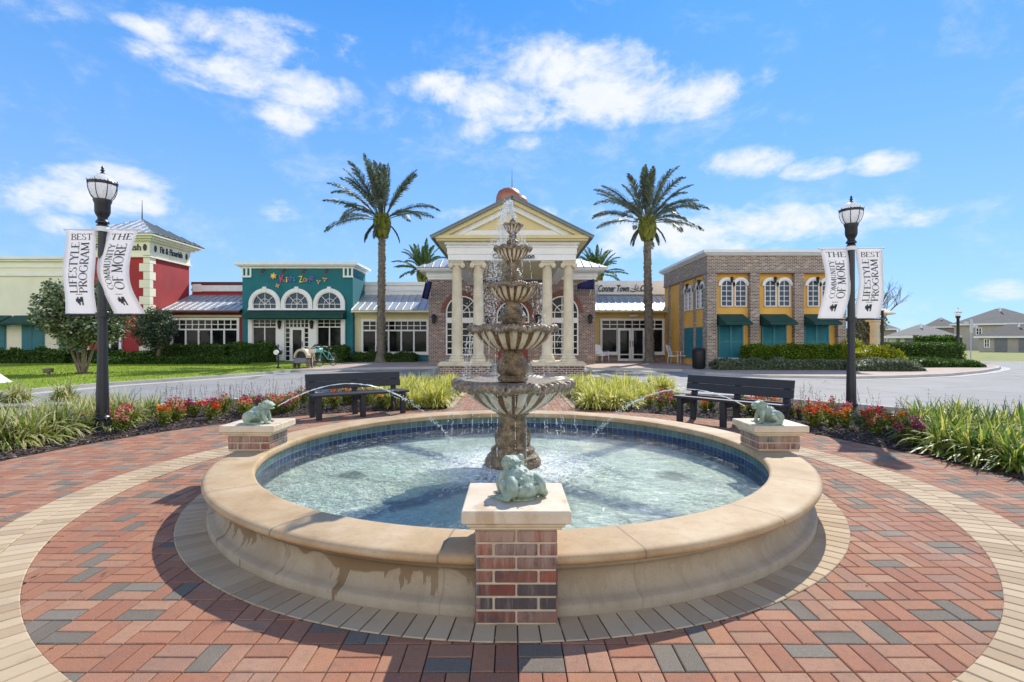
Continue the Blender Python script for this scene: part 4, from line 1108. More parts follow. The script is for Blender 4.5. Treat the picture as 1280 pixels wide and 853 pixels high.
# ================================================================== BUILDINGS
def front(Yp): return lambda u,d,z: (u, Yp-d, z)
def sideR(Xp): return lambda u,d,z: (Xp+d, u, z)     # faces +x, u = world y
def sideL(Xp): return lambda u,d,z: (Xp-d, u, z)     # faces -x
def fbox(mb, u0, u1, z0, z1, d0, d1): mb.box(u0,u1,d0,d1,z0,z1)
def window(root, tf, u0, u1, z0, z1, cols=2, rows=1, trans=0, tcols=0, trows=2, fw=.10, mw=.035, d=.09, mat='white', pane='glass', sill=True, name='window', border=True):
    """frame with mullions, transom band of small panes on top; pane is a sub-part"""
    mb = MB(); mb.tf = tf; b = fw if border else .04
    fbox(mb,u0,u1,z1-b,z1,0.002,d); fbox(mb,u0,u1,z0,z0+b,0.002,d); fbox(mb,u0,u0+b,z0+b,z1-b,0.002,d); fbox(mb,u1-b,u1,z0+b,z1-b,0.002,d)
    a0, a1, c0, c1 = u0+b, u1-b, z0+b, z1-b; ct = c1-trans
    if trans:
        fbox(mb,a0,a1,ct-mw,ct+mw,.002,d*.8)
        for k in range(1,tcols): u = a0+(a1-a0)*k/tcols; fbox(mb,u-mw*.5,u+mw*.5,ct+mw,c1,.002,d*.55)
        for k in range(1,trows): z = ct+mw+(c1-ct-mw)*k/trows; fbox(mb,a0,a1,z-mw*.5,z+mw*.5,.002,d*.5)
    for k in range(1,cols): u = a0+(a1-a0)*k/cols; fbox(mb,u-mw,u+mw,c0,ct-(mw if trans else 0),.002,d*.75)
    for k in range(1,rows): z = c0+(ct-c0)*k/rows; fbox(mb,a0,a1,z-mw*.6,z+mw*.6,.002,d*.6)
    if sill: fbox(mb,u0-.06,u1+.06,z0-.08,z0-.002,.002,d+.08)
    w_ = mb.build(name, M[mat], root)
    mb = MB(); mb.tf = tf; fbox(mb,a0-.01,a1+.01,c0-.01,c1+.01,.001,.02); mb.build('pane', M[pane], w_)
    return w_
def arch_pts(uc, zs, r, n=20): return [(uc+r*math.cos(PI*k/n), zs+r*math.sin(PI*k/n)) for k in range(n+1)]
def archwin(root, tf, uc, zs, r, z0, ro=None, cols=2, zbars=(), d=.09, mat='white', pane='glass', fan=True, fw=.06, mw=.03, band=None, keystone=False, hood=0):
    """arched window; zs springing, r glass radius, frame fw wide; hood = extra trim ring"""
    mb = MB(); mb.tf = tf
    def ringarc(r0, r1, d0, d1, n=20, zc=zs):
        for k in range(n):
            a, b = PI*k/n, PI*(k+1)/n
            P = [(uc+q*math.cos(w_), zc+q*math.sin(w_)) for q, w_ in ((r0,a),(r1,a),(r1,b),(r0,b))]
            vs = [(x,d0,z) for x,z in P]+[(x,d1,z) for x,z in P]
            mb.add(vs, [(0,1,2,3),(4,7,6,5),(0,4,5,1),(2,6,7,3)])
    ringarc(r, r+fw, .002, d)
    if z0 < zs:
        fbox(mb,uc-r-fw,uc-r,z0,zs,.002,d); fbox(mb,uc+r,uc+r+fw,z0,zs,.002,d)
    fbox(mb,uc-r-fw,uc+r+fw,z0-fw,z0,.002,d+.03)
    if fan:
        ringarc(r*.45, r*.45+mw, .002, d*.5)
        for a in (45,90,135) if fan is True else fan: 
            p, q = (uc+r*.0*math.cos(R(a)), zs+r*.0), (uc+r*math.cos(R(a)), zs+r*math.sin(R(a)))
            nx, nz = -math.sin(R(a))*mw/2, math.cos(R(a))*mw/2
            P = [(p[0]+nx,p[1]+nz),(q[0]+nx,q[1]+nz),(q[0]-nx,q[1]-nz),(p[0]-nx,p[1]-nz)]
            vs = [(x,.002,z) for x,z in P]+[(x,d*.45,z) for x,z in P]; mb.add(vs, [(0,1,2,3),(4,7,6,5),(0,4,5,1),(2,6,7,3)])
        fbox(mb,uc-r,uc+r,zs-mw*.6,zs+mw*.6,.002,d*.55)
    for k in range(1,cols):
        u = uc-r+2*r*k/cols; zt = zs if fan else zs+math.sqrt(max(0,r*r-(u-uc)**2)); fbox(mb,u-mw*.5,u+mw*.5,z0,zt,.002,d*.6)
    for z in zbars: fbox(mb,uc-r,uc+r,z-mw*.5,z+mw*.5,.002,d*.5)
    if band: fbox(mb,uc-r-fw,uc+r+fw,band[0],band[1],.002,d*1.05)
    w_ = mb.build('window', M[mat], root)
    mb = MB(); mb.tf = tf; P = [(uc+r+.01,z0-.01)]+arch_pts(uc,zs,r+.01)+[(uc-r-.01,z0-.01)]
    n = len(P); mb.add([(x,.02,z) for x,z in P], [tuple(range(n))]); mb.build('pane', M[pane], w_)
    if hood:
        mb = MB(); mb.tf = tf; ringarc(r+fw+.002, r+fw+hood, .002, d*1.3)
        if keystone:
            for q in (-1,1): u_ = sorted((uc+q*(r+fw+.002), uc+q*(r+fw+hood))); fbox(mb,u_[0],u_[1],z0-fw,zs,.002,d*1.3)
        if keystone: fbox(mb,uc-.12,uc+.12,zs+r+fw-.02,zs+r+fw+hood+.10,.003,d*1.6)
        mb.build('trim', M['offwhite'], w_)
    return w_
def seamroof(root, name, a, b, c, d, mat, seam=.45, th=.06, rib=.045):
    """metal roof quad a-b eave, d-c ridge, with raised seams"""
    a,b,c,d = map(Vector,(a,b,c,d)); mb = MB(); nrm = (b-a).cross(d-a).normalized()
    if nrm.z < 0: nrm = -nrm
    o = nrm*th
    mb.add([a,b,c,d,a-o,b-o,c-o,d-o], [(0,1,2,3),(4,7,6,5),(0,4,5,1),(2,6,7,3),(1,5,6,2),(0,3,7,4)])
    n = max(2,int(max((b-a).length,(c-d).length)/seam)); e = (b-a).normalized()
    # ribs run straight up slope from eave
    up = ((d-a)-e*(d-a).dot(e)); 
    for k in range(n+1):
        f = k/n; p = a.lerp(b,f)
        if (d-c).length < .05 or abs((b-a).length-(c-d).length) > .3:
            # clipped by hips
            L = (b-a).length; x = (p-a).dot(e); xd = (d-a).dot(e); xc = (c-a).dot(e); t_ = 1
            if xd > 0 and x < xd: t_ = x/xd
            if xc < L and x > xc: t_ = min(t_, (L-x)/(L-xc))
            if xd < 0 or xc > L: t_ = 1
            q = p+up*t_
        else: q = d.lerp(c,f)
        if (q-p).length < .1: continue
        r_ = e*rib*.4; h = nrm*rib
        mb.add([p-r_,p+r_,q+r_,q-r_,p-r_+h,p+r_+h,q+r_+h,q-r_+h], [(4,5,6,7),(0,1,5,4),(1,2,6,5),(3,0,4,7),(2,3,7,6)])
    return mb.build(name, mat, root)
def awning(root, tf, u0, u1, z0, z1, depth, val=.12, name='awning'):
    mb = MB(); mb.tf = tf
    p = [(u0,.003,z1),(u1,.003,z1),(u1,depth,z0),(u0,depth,z0),(u0,depth,z0-val),(u1,depth,z0-val),(u0,.003,z0-val),(u1,.003,z0-val)]
    mb.add(p, [(0,1,2,3),(3,2,5,4),(0,3,4,6),(1,7,5,2)])
    return mb.build(name, M['green_fabric'], root)
def wall_lamp(root, tf, u, z, s_=1.):
    mb = MB(); mb.tf = tf; fbox(mb,u-.05*s_,u+.05*s_,z-.08*s_,z+.08*s_,.002,.04)
    fbox(mb,u-.02*s_,u+.02*s_,z+.02,z+.05,.04,.16*s_)
    o = mb.build('wall_lamp', M['black'], root)
    mb = MB(); mb.tf = lambda a,b,c: tf(u+a, .16*s_+b, z+c)
    mb.lathe([(.02*s_,.14*s_),(.11*s_,.06*s_),(.11*s_,.04*s_),(.09*s_,.03*s_),(.06*s_,-.22*s_),(.01,-.24*s_)], n=6); mb.build('lantern', M['black'], o)
    return o

# ---------- Kids building (teal)
Yk = 34.0
kb = thing('teal_building', 'teal shopfront with three white arched windows and colourful letters over a green awning', 'building', (X(372,Yk),Yk,GZ))
kx0, kx1 = X(303,Yk), X(441,Yk); kt = Z(336,Yk)
mb = MB(); mb.box(kx0,kx1,Yk,Yk+2.9,GZ,kt); mb.build('wall', M['teal'], kb)
mb = MB()
for (e, z0, z1) in ((.10,kt-.02,kt+.10),(.25,kt+.10,kt+.18),(.38,kt+.18,kt+.34)): mb.box(kx0-e,kx1+e,Yk-e,Yk+2.9+.1,z0,z1)
mb.build('cornice', M['offwhite'], kb)
tf = front(Yk)
for u0, u1 in ((kx0-.02,kx0+.62),(kx1-.62,kx1+.02)):
    mb = MB(); mb.tf = tf
    fbox(mb,u0,u1,kt-.62,kt-.50,.003,.12); n = 3
    for k in range(n): uu = u0+(u1-u0-.1)*k/(n-1); fbox(mb,uu,uu+.1,kt-.50,kt-.02,.003,.10)
    mb.build('bracket', M['white'], kb)
zs = Z(381,Yk)
for cx in (331.5,371.5,412):
    archwin(kb, tf, X(cx,Yk), zs, .74, Z(386.3,Yk), cols=4, zbars=(), fw=.06, hood=.24, keystone=True, pane='glassblue', mat='white', d=.1)
mb = MB(); mb.tf = tf; fbox(mb,X(311,Yk),X(432,Yk),Z(388.6,Yk),Z(386.8,Yk),.004,.16); mb.build('sill', M['offwhite'], kb)
awning(kb, tf, X(311,Yk), X(433,Yk), Z(396,Yk), Z(388.8,Yk), .9, .18)
zl0, zl1 = Z(447,Yk), Z(400,Yk)
for a, b in ((311.5,316.5),(346.5,356.5),(387,397),(427.5,432)):
    mb = MB(); mb.tf = tf; fbox(mb,X(a,Yk),X(b,Yk),GZ+.05,zl1,.003,.16); mb.build('pilaster', M['white'], kb)
for a, b in ((316.8,346.2),(397.3,427.2)):
    window(kb, tf, X(a,Yk), X(b,Yk), Z(446,Yk), zl1, 2, 1, .46, 4, 2, .05, .035, .1, border=False)
# door with sidelights
window(kb, tf, X(357,Yk), X(386.6,Yk), Z(410.3,Yk), zl1, 6, 2, 0, fw=.05, mw=.03, sill=False, border=False)
for a, b in ((357,363.5),(380.5,386.6)): window(kb, tf, X(a,Yk), X(b,Yk), GZ+.02, Z(410.5,Yk), 1, 7, 0, fw=.06, mw=.035, sill=False, border=False)
dr = window(kb, tf, X(363.7,Yk), X(380.3,Yk), GZ+.01, Z(410.5,Yk), 1, 1, 0, fw=.14, sill=False, name='door')
mb = MB(); mb.tf = tf; mb.tube([(X(378.8,Yk),.14,1.0),(X(378.8,Yk),.14,1.35)], .02, 6); mb.build('handle', M['black'], dr)
wall_lamp(kb, tf, X(351,Yk), Z(405,Yk), 1.5); wall_lamp(kb, tf, X(391,Yk), Z(405,Yk), 1.5)
mb = MB(); mb.tf = tf; fbox(mb,X(317,Yk),X(346,Yk),GZ,Z(446.3,Yk)-.08,.003,.12); fbox(mb,X(397,Yk),X(427,Yk),GZ,Z(446.3,Yk)-.08,.003,.12); mb.build('base_panel', M['teal'], kb)
# letters
LC = {'pink':(.7,.08,.2),'yellow':(.85,.65,.1),'violet':(.25,.12,.45),'blue':(.02,.25,.6),'orange':(.8,.3,.05),'peach':(.8,.4,.2)}
for k, c in LC.items(): M['l_'+k] = paint('letter_'+k, c, .5, .05, 4, 0)
def put_letter(ch, px, py, hpx, wpx, col, rot=0):
    u0, z0 = X(px,Yk), Z(py,Yk); s_ = Yk/F
    def tf2(a, c, d):
        a -= wpx*s_/2; c -= hpx*s_/2
        return (u0+a*math.cos(rot)-c*math.sin(rot), Yk-.05-d, z0+a*math.sin(rot)+c*math.cos(rot))
    text_obj(ch, 'letter', M['l_'+col], kb, wpx*s_, hpx*s_, tf2, .04)
for a in (('K',353.5,349,8.5,6,'pink',.15),('i',358.8,350.5,6.5,1.5,'yellow',0),('d',363,348.5,6.5,4,'violet',-.1),('s',368.3,350,5,3.6,'blue',0),
          ('Z',376.5,349.8,8,5,'yellow',.1),('o',381.7,350.8,5,4.2,'orange',0),('n',386,352,5.2,3.8,'blue',-.1),('e',390.3,348.8,5.4,4.4,'violet',.15)): put_letter(*a)
mb = MB()
for (px,py,r_,n) in ((342.5,346,4.2,6),(347.5,358,3,4),(398.5,353,3.2,3),(406.5,350,3.4,3)):
    for k in range(n):
        a = 2*PI*k/n+.4; uc, zc = X(px,Yk), Z(py,Yk); s_ = r_*Yk/F
        mb.ball((uc+s_*.55*math.cos(a), Yk-.08, zc+s_*.55*math.sin(a)), (s_*.45,.03,s_*.28), 8, 5, Matrix.Rotation(-a,3,'Y'))
mb.build('sign_ornament', M['l_peach'], kb)
mb = MB(); mb.ball((X(342.5,Yk),Yk-.1,Z(346,Yk)), (.14,.05,.14), 10, 6)
mb.build('sign_ornament', M['l_yellow'], kb)
for px in (331,357,382,410):
    mb = MB(); mb.tf = tf; mb.tube([(X(px,Yk),.0,Z(339,Yk)),(X(px,Yk),.35,Z(337.5,Yk)),(X(px,Yk),.45,Z(340,Yk))], .025, 6)
    mb.tube([(X(px,Yk),.45,Z(340,Yk)),(X(px,Yk),.38,Z(342.5,Yk))], [.05,.12], 8); mb.build('sign_light', M['rednarrow'], kb)

# ---------- link buildings
def link(name, label, x0, x1, wallm, trimm, trim2m, rx0, rx1, Yp=34.4, back=36.8):
    r = thing(name, label, 'building', ((x0+x1)/2,Yp,GZ))
    mb = MB(); mb.box(x0,x1,Yp,back,GZ,3.35); mb.build('wall', M[wallm], r)
    mb = MB(); mb.box(x0-.02,x1+.02,Yp-.06,back-.01,2.98,3.12); mb.box(x0-.02,x1+.02,Yp-.12,back-.01,3.12,3.34); mb.build('frieze', M[trimm], r)
    zt = Z(353,back)
    mb = MB(); mb.box(x0-.01,x1+.01,back,back+4,GZ,zt-.25); mb.build('parapet', M[trim2m], r)
    mb = MB(); mb.box(x0-.02,x1+.02,back-.08,back+4,zt-.65,zt-.5); mb.box(x0-.02,x1+.02,back-.10,back+4,zt-.25,zt-.02); mb.build('parapet_band', M['offwhite'] if trim2m!='red' else M['rednarrow'], r)
    seamroof(r, 'roof', (rx0,Yp-.75,3.40), (rx1,Yp-.75,3.40), (x1,back+.02,4.68), (x0,back+.02,4.68), M['roofmetal'], .45)
    mb = MB(); mb.box(rx0,rx1,Yp-.80,Yp-.76,3.25,3.36); mb.build('gutter', M[trimm] if trimm != 'offwhite' else M['paleyellow'], r)
    return r
Yl = 34.4; tl_ = front(Yl)
rl = link('red_link_building', 'low red wing with wide window band between the red tower and teal building', -22.8, kx0-.01, 'red', 'rednarrow', 'red', -22.85, kx0-.01)
mb = MB(); mb.box(-22.7,kx0-.03,36.68,36.79,Z(365,36.8),Z(357.5,36.8)); mb.box(-22.7,-22.1,36.66,36.79,Z(365.5,36.8),Z(356,36.8)); mb.build('parapet_panel', M['offwhite'], rl)
mb = MB(); mb.box(-22.7,kx0-.01,Yl-.1,Yl-.062,2.98,3.11); mb.build('trim', M['paleyellow'], rl)
window(rl, tl_, X(214,Yl), X(300,Yl), Z(443,Yl), Z(398,Yl), 5, 1, .62, 10, 2, .16, .05, .12)
yl = link('yellow_link_building', 'low pale yellow wing behind the left palm', kx1+.01, -4.86, 'paleyellow', 'paleyellow', 'offwhite', kx1-.0, -4.80)
window(yl, tl_, X(452,Yl), X(536,Yl), Z(443,Yl), Z(400,Yl), 5, 1, .60, 10, 2, .14, .05, .12)
mb = MB(); mb.box(X(443,Yl),-4.9,Yl-.05,Yl-.002,GZ,.48); mb.build('base_panel', M['shutter'], yl)
cl_ = link('cafe_building', 'low yellow cafe wing with double glass doors behind the right palm', 4.86, X(849,Yl), 'yellow', 'yellow', 'offwhite', 4.82, X(842,33.65))
mb = MB(); mb.box(X(747,36.8),X(836,36.8),36.62,36.70,Z(369,36.8),Z(352,36.8)); mb.build('sign_board', M['offwhite'], cl_)
def ctext(s_, px0, px1, py0, py1):
    text_obj(s_, 'lettering', M['blackletter'], cl_, X(px1,36.6)-X(px0,36.6), Z(py0,36.6)-Z(py1,36.6), lambda a,c,d: (X(px0,36.6)+a, 36.6-d, Z(py1,36.6)+c), .03, .3, .022)
ctext('Conner Town', 747.8, 786.5, 357, 365.5); ctext('Cafe', 800.5, 816, 357, 365)
mb = MB()
ex, ez = X(794.5,36.6), Z(360.5,36.6)      # swirl of thin strokes between the two words
mb.tube([(ex-.42,36.56,ez-.20),(ex-.2,36.56,ez-.28),(ex+.1,36.56,ez-.2),(ex+.42,36.56,ez-.26)], [.02,.035,.035,.015], 6)
mb.tube([(ex-.3,36.56,ez-.05),(ex-.05,36.56,ez-.12),(ex+.22,36.56,ez-.06)], [.015,.03,.015], 6)
mb.tube([(ex-.05,36.56,ez-.1),(ex-.02,36.56,ez+.12),(ex+.06,36.56,ez+.26)], [.03,.025,.012], 6)
mb.tube([(ex+.1,36.56,ez-.08),(ex+.2,36.56,ez+.06),(ex+.12,36.56,ez+.16)], [.02,.02,.01], 6)
mb.build('emblem', M['blackletter'], cl_)
ww = window(cl_, tl_, X(750,Yl), X(830,Yl), Z(443,Yl), Z(399,Yl), 4, 1, .55, 8, 2, .14, .05, .12)
for a, b in ((771.5,788.2),(788.4,805.5)):
    dr = window(cl_, front(Yl-.13), X(a,Yl), X(b,Yl), GZ+.01, Z(411,Yl), 1, 1, 0, fw=.15, sill=False, name='door')
    uh = X(b-1.6,Yl) if a < 780 else X(a+1.6,Yl)
    mb = MB(); mb.tube([(uh,Yl-.28,1.0),(uh,Yl-.28,1.4)], .02, 6); mb.build('handle', M['black'], dr)
mb = MB(); mb.box(X(786,Yl),X(796,Yl),Yl-.25,Yl-.13,3.0,3.12); mb.build('wall_lamp', M['offwhite'], cl_)
for a, b in ((748,770.5),(806.5,849)):
    mb = MB(); mb.box(X(a,Yl),X(b,Yl),Yl-.04,Yl-.002,GZ,.42); mb.build('base_panel', M['brick'], cl_, uv=True)

# ---------- red tower
tx0, tx1, ty0, ty1 = -26.7, -22.9, 32.6, 36.6
rt = thing('red_tower', 'red stucco tower with white quoins, sign frieze and hipped metal roof', 'building', ((tx0+tx1)/2,ty0,GZ))
mb = MB(); mb.box(tx0,tx1,ty0,ty1,GZ,Z(321,ty0)); mb.build('wall', M['red'], rt)
zr = Z(321,ty0)
mb = MB(); mb.box(tx0-.05,tx1+.05,ty0-.05,ty1+.05,zr,zr+.95)
for e, z0, z1 in ((.14,zr-.08,zr+.02),(.25,zr+.95,zr+1.07),(.45,zr+1.07,zr+1.2),(.65,zr+1.2,zr+1.34)): mb.box(tx0-e,tx1+e,ty0-e,ty1+e,z0,z1)
mb.build('frieze', M['cream'], rt)
ap = Vector(((tx0+tx1)/2,(ty0+ty1)/2,Z(275,34.6))); e = .7; zz = zr+1.35
c4 = [(tx0-e,ty0-e,zz),(tx1+e,ty0-e,zz),(tx1+e,ty1+e,zz),(tx0-e,ty1+e,zz)]
for k in range(4): seamroof(rt, 'roof', c4[k], c4[(k+1)%4], ap+Vector((0,0,.001)), ap, M['roofmetal'] if k == 0 else M['roofdark'], .5)
mb = MB(); mb.tube([ap, ap+Vector((0,0,1.3))], [.04,.01], 6); mb.build('finial', M['black'], rt)
mb = MB(); z = GZ; k = 0
while z < zr-.3:
    h = .52; e_ = .62 if k % 2 else .36; f_ = .26 if k % 2 else .5
    mb.box(tx1-e_,tx1+.05,ty0-.05,ty0+f_,z+.01,z+h-.01); z += h; k += 1
mb.build('quoins', M['cream'], rt)
tt = front(ty0)
window(rt, tt, X(124,ty0), X(153,ty0), GZ+.02, 2.9, 2, 1, .5, 4, 2, .14, .05, .12)
def ttext(s_, tfn, u0, w_, z0, h): text_obj(s_, 'lettering', M['blackletter'], rt, w_, h, lambda a,c,d: tfn(u0+a, .055+d, z0+c), .03, 0, .02)
ttext('Fit & Flourish', tt, -26.3, 2.9, zr+.35, .42); 
ttext('Fit & Flourish', sideR(tx1), 33.5, 2.25, zr+.35, .42)
for tfn, us in ((tt,(-26.55,-23.15)),(sideR(tx1),(33.05,36.2))):
    for u in us:
        mb = MB(); mb.tf = tfn; mb.ball((u,.07,zr+.55), (.13,.04,.22), 10, 6); mb.build('emblem', M['blackletter'], rt)

# ---------- pale building far left
Yy = 33.5; yx1 = tx0-.02
pb = thing('cream_building', 'long cream building with green awnings and blue shutters at the far left', 'building', (-31,Yy,GZ))
pt = Z(345,Yy)
mb = MB(); mb.box(-44,yx1,Yy,Yy+9,GZ,pt+.9); mb.build('wall', M['cream'], pb)
mb = MB()
for e, z0, z1 in ((.12,pt-.05,pt+.12),(.06,pt+.5,pt+.6),(.18,pt+.9,pt+1.02),(.32,pt+1.02,pt+1.2)): mb.box(-44,yx1,Yy-e,Yy+9,z0,z1)
mb.build('cornice', M['offwhite'], pb)
ty = front(Yy)
for a, b in ((-26,8),(28,56),(75,103)):
    sh = MB(); sh.tf = ty; u0, u1 = X(a,Yy), X(b,Yy); z0, z1 = Z(443,Yy), Z(407,Yy)
    fbox(sh,u0,u1,z0,z1,.002,.06)
    for k in range(26): z = z0+.05+k*(z1-z0-.1)/26; fbox(sh,u0+.06,(u0+u1)/2-.04,z,z+.045,.06,.085); fbox(sh,(u0+u1)/2+.04,u1-.06,z,z+.045,.06,.085)
    sh.build('shutter', M['shutter'], pb)
    mb = MB(); mb.tf = ty; fbox(mb,u0-.08,u1+.08,z0-.14,z0-.002,.002,.14); mb.build('sill', M['white'], pb)
    awning(pb, ty, u0-.5, u1+.35, Z(404,Yy-1), Z(395,Yy), 1.0, .12)

# ---------- central brick building + portico
Yc = 30.0
cb = thing('brick_hall', 'brown brick hall with copper dome and columned cream pediment portico at the centre', 'building', (0,Yc,GZ))
bx = 4.84
mb = MB(); mb.box(-bx,bx,Yc,Yc+10,GZ,5.02); mb.build('wall', M['brick'], cb, uv=True)
mb = MB()
for e, z0, z1 in ((.06,4.95,5.1),(.12,5.1,5.38),(.42,5.38,5.46),(.58,5.46,5.58)): mb.box(-bx-e,bx+e,Yc-e,Yc+10+e,z0,z1)
mb.build('frieze', M['offwhite'], cb)
e = .64; zz = 5.59; c4 = [(-bx-e,Yc-e,zz),(bx+e,Yc-e,zz),(bx+e,Yc+10+e,zz),(-bx-e,Yc+10+e,zz)]; ap = Vector((0,Yc+5,8.15))
for k in range(4): seamroof(cb, 'roof', c4[k], c4[(k+1)%4], ap+Vector((0,0,.001)), ap, M['roofmetal'], .45)
# cupola
cc = (X(638,35),35.0,0)
mb = MB(); mb.lathe([(1.0,7.4),(1.0,9.9),(1.15,10.0),(1.15,10.12),(1.35,10.2),(1.35,10.42),(1.2,10.45)], (0.0,35,0), 8); mb.build('cupola', M['offwhite'], cb)
mb = MB(); mb.lathe([(.86,10.45),(.88,10.9),(.84,11.2),(.70,11.5),(.42,11.68),(.12,11.75),(.03,11.76)], (-.22,35,0), 28); mb.build('dome', M['copper'], cb, sm=40)
mb = MB(); mb.lathe([(.62,10.45),(.64,10.9),(.58,11.15),(.38,11.38),(.03,11.45)], (.50,35.8,0), 28); mb.build('dome', M['copper'], cb, sm=40)
mb = MB(); mb.tube([(0,35,11.8),(0,35,13.0)], [.03,.01], 6); mb.build('finial', M['black'], cb)
tc = front(Yc)
for uc, zsp, nm in ((X(578,Yc),Z(391,Yc),0),(X(702.5,Yc),Z(391,Yc),0),(X(641,Yc),Z(397,Yc),1)):
    if nm == 0: archwin(cb, tc, uc, zsp, .87, Z(443,Yc), cols=4, zbars=[Z(y,Yc) for y in (412,420,428,436)], band=(Z(404.5,Yc),Z(398,Yc)), fw=.07, mw=.045, d=.1, pane='glass')
    else:
        archwin(cb, tc, uc, zsp, .87, Z(403,Yc), cols=2, zbars=(), fw=.08, mw=.045, d=.1)
        M['doorred'] = paint('red_brown_door', (.20,.035,.02), .5, .2, 3, .1, 40)
        for sx in (-1,1):
            mb = MB(); mb.tf = tc; u0, u1 = (uc-.86,uc-.01) if sx < 0 else (uc+.01,uc+.86)
            fbox(mb,u0,u1,GZ,Z(404.5,Yc),.002,.07)
            for za in (.3,1.3): fbox(mb,u0+.12,u1-.12,za,za+.8,.07,.09)
            dr = mb.build('door', M['doorred'], cb)
            mb = MB(); mb.tf = tc; mb.ball((uc+sx*.1,.11,1.1), .035, 8, 6); mb.build('handle', M['black'], dr)
    # brick arch surround
    mb = MB(); mb.tf = tc
    for k in range(33):
        a, b = PI*k/33+.012, PI*(k+1)/33-.004; r0, r1 = .97, 1.24
        P = [(uc+q*math.cos(w_), zsp+q*math.sin(w_)) for q, w_ in ((r0,a),(r1,a),(r1,b),(r0,b))]
        vs = [(x,0,z) for x,z in P]+[(x,.045,z) for x,z in P]; mb.rv = random.random(); mb.add(vs, [(4,7,6,5),(0,4,5,1),(2,6,7,3),(1,5,6,2),(0,3,7,4)])
    M.setdefault('archbrick', paint('arch_brick', (.24,.095,.07), .85, .35, 9, .5, 40)); mb.build('arch', M['archbrick'], cb)
for px in (543,609.5,672,737): wall_lamp(cb, tc, X(px,Yc), Z(398,Yc), 1.5)
# portico
Yf = 21.0; hx = 2.57
for sx in (-1,1):
    mb = MB(); mb.box(sx*.85,sx*2.85,20.3,22.4,-.0,.40); mb.build('plinth', M['brick'], cb, uv=True)
    mb = MB(); mb.box(sx*.78,sx*2.92,20.23,22.47,.40,.50); mb.box(sx*.84,sx*2.86,20.3,22.4,.50,.56); mb.build('plinth_cap', M['stone'], cb, bev=.015)
for px in (571.3,598,684,710.5):
    cx = X(px,Yf); zc0 = .56; zc1 = 4.62
    mb = MB(); mb.box(cx-.30,cx+.30,Yf-.30,Yf+.30,zc0+.002,zc0+.10)
    mb.lathe([(.28,zc0+.10),(.30,zc0+.14),(.28,zc0+.19),(.24,zc0+.21),(.26,zc0+.24),(.23,zc0+.28),(.215,zc0+.33),(.218,1.8),(.205,3.0),(.185,zc1-.34),(.20,zc1-.31),(.20,zc1-.28),(.185,zc1-.27),(.19,zc1-.2)], (cx,Yf,0), 28)
    col = mb.build('column', M['stone'], cb, sm=40)
    mb = MB(); mb.box(cx-.27,cx+.27,Yf-.24,Yf+.24,zc1-.08,zc1-.002); mb.box(cx-.24,cx+.24,Yf-.21,Yf+.21,zc1-.2,zc1-.08)
    for sx in (-1,1):
        mb.tube([(cx+sx*.24,Yf-.25,zc1-.19),(cx+sx*.24,Yf+.25,zc1-.19)], .10, 14); mb.tube([(cx+sx*.24,Yf-.28,zc1-.19),(cx+sx*.24,Yf-.25,zc1-.19)], .045, 10)
    mb.build('capital', M['stone'], col, sm=40)
mb = MB()      # entablature: front beam and two side beams back to the hall
for (e, z0, z1) in ((0,4.62,4.86),(.03,4.86,5.12),(.07,5.12,5.18),(.12,5.24,5.34)):
    mb.box(-hx-e,hx+e,Yf-.30-e,Yf+.25,z0,z1-.002)
    for sx in (-1,1): mb.box(min(sx*(hx+e-.001),sx*(hx-.5)),max(sx*(hx+e-.001),sx*(hx-.5)),Yf+.251,Yc-.1,z0+.001,z1-.003)
k = -hx-.02
while k < hx: mb.box(k,k+.05,Yf-.40,Yf-.3,5.18,5.238); k += .11
mb.box(-hx-.04,hx+.04,Yf-.34,Yf+.25,5.17,5.24)
mb.build('entablature', M['offwhite'], cb)
mb = MB(); mb.box(-hx+.5,hx-.5,Yf+.25,Yc-.7,5.0,5.1); mb.build('ceiling', M['paleyellow'], cb)
mb = MB(); mb.box(-3.0,3.0,Yf-.62,Yc-.7,5.35,5.43); mb.box(-3.04,3.04,Yf-.70,Yc-.7,5.43,5.56); mb.build('cornice', M['portico'], cb)
sl_ = (7.02-5.47)/3.12
def rake(off0, off1, y0, y1, mat, name, cut=5.57):
    mb = MB()
    for sx in (-1,1):
        def pt(off, xx): return 7.02-off-sl_*abs(xx)
        xb0 = (7.02-off0-cut)/sl_; xb1 = (7.02-off1-cut)/sl_
        P = [(0,pt(off0,0)),(sx*xb0,cut),(sx*xb1,cut),(0,pt(off1,0))]; mb.prism(P, y0, y1)
    return mb.build(name, mat, cb)
rake(.0, .20, Yf-.66, Yf-.1, M['portico'], 'raking_cornice'); rake(.203, .42, Yf-.48, Yf-.1, M['offwhite'], 'raking_cornice')
mb = MB(); mb.prism([(-2.6,5.565),(2.6,5.565),(2.2,5.79),(-2.2,5.79)], Yf-.44, Yf-.1); mb.build('cornice', M['white'], cb)
mb = MB(); mb.prism([(-2.9,5.56),(2.9,5.56),(0,6.98)], Yf-.34, Yf-.05); mb.build('tympanum', M['portico'], cb)
for sx in (-1,1): seamroof(cb, 'roof', (sx*3.22,Yf-.78,7.08-sl_*3.22), (sx*3.22,34.5,7.08-sl_*3.22), (0,34.5,7.08), (0,Yf-.78,7.08), M['roofdark'], .5, .09)
for s_, p0, p1 in (('Conner Station',616,668),):
    text_obj(s_, 'lettering', M['blackletter'], cb, X(p1,Yf-.33)-X(p0,Yf-.33), .21, lambda a,c,d: (X(p0,Yf-.33)+a, Yf-.345-d, Z(324,Yf-.33)+c), .01, 0, .02)
mb = MB()
for k in range(3): mb.box(-.84,.84,20.3+k*.35,22.4,k*.14+.01,k*.14+.15)
mb.build('steps', M['concrete'], cb)

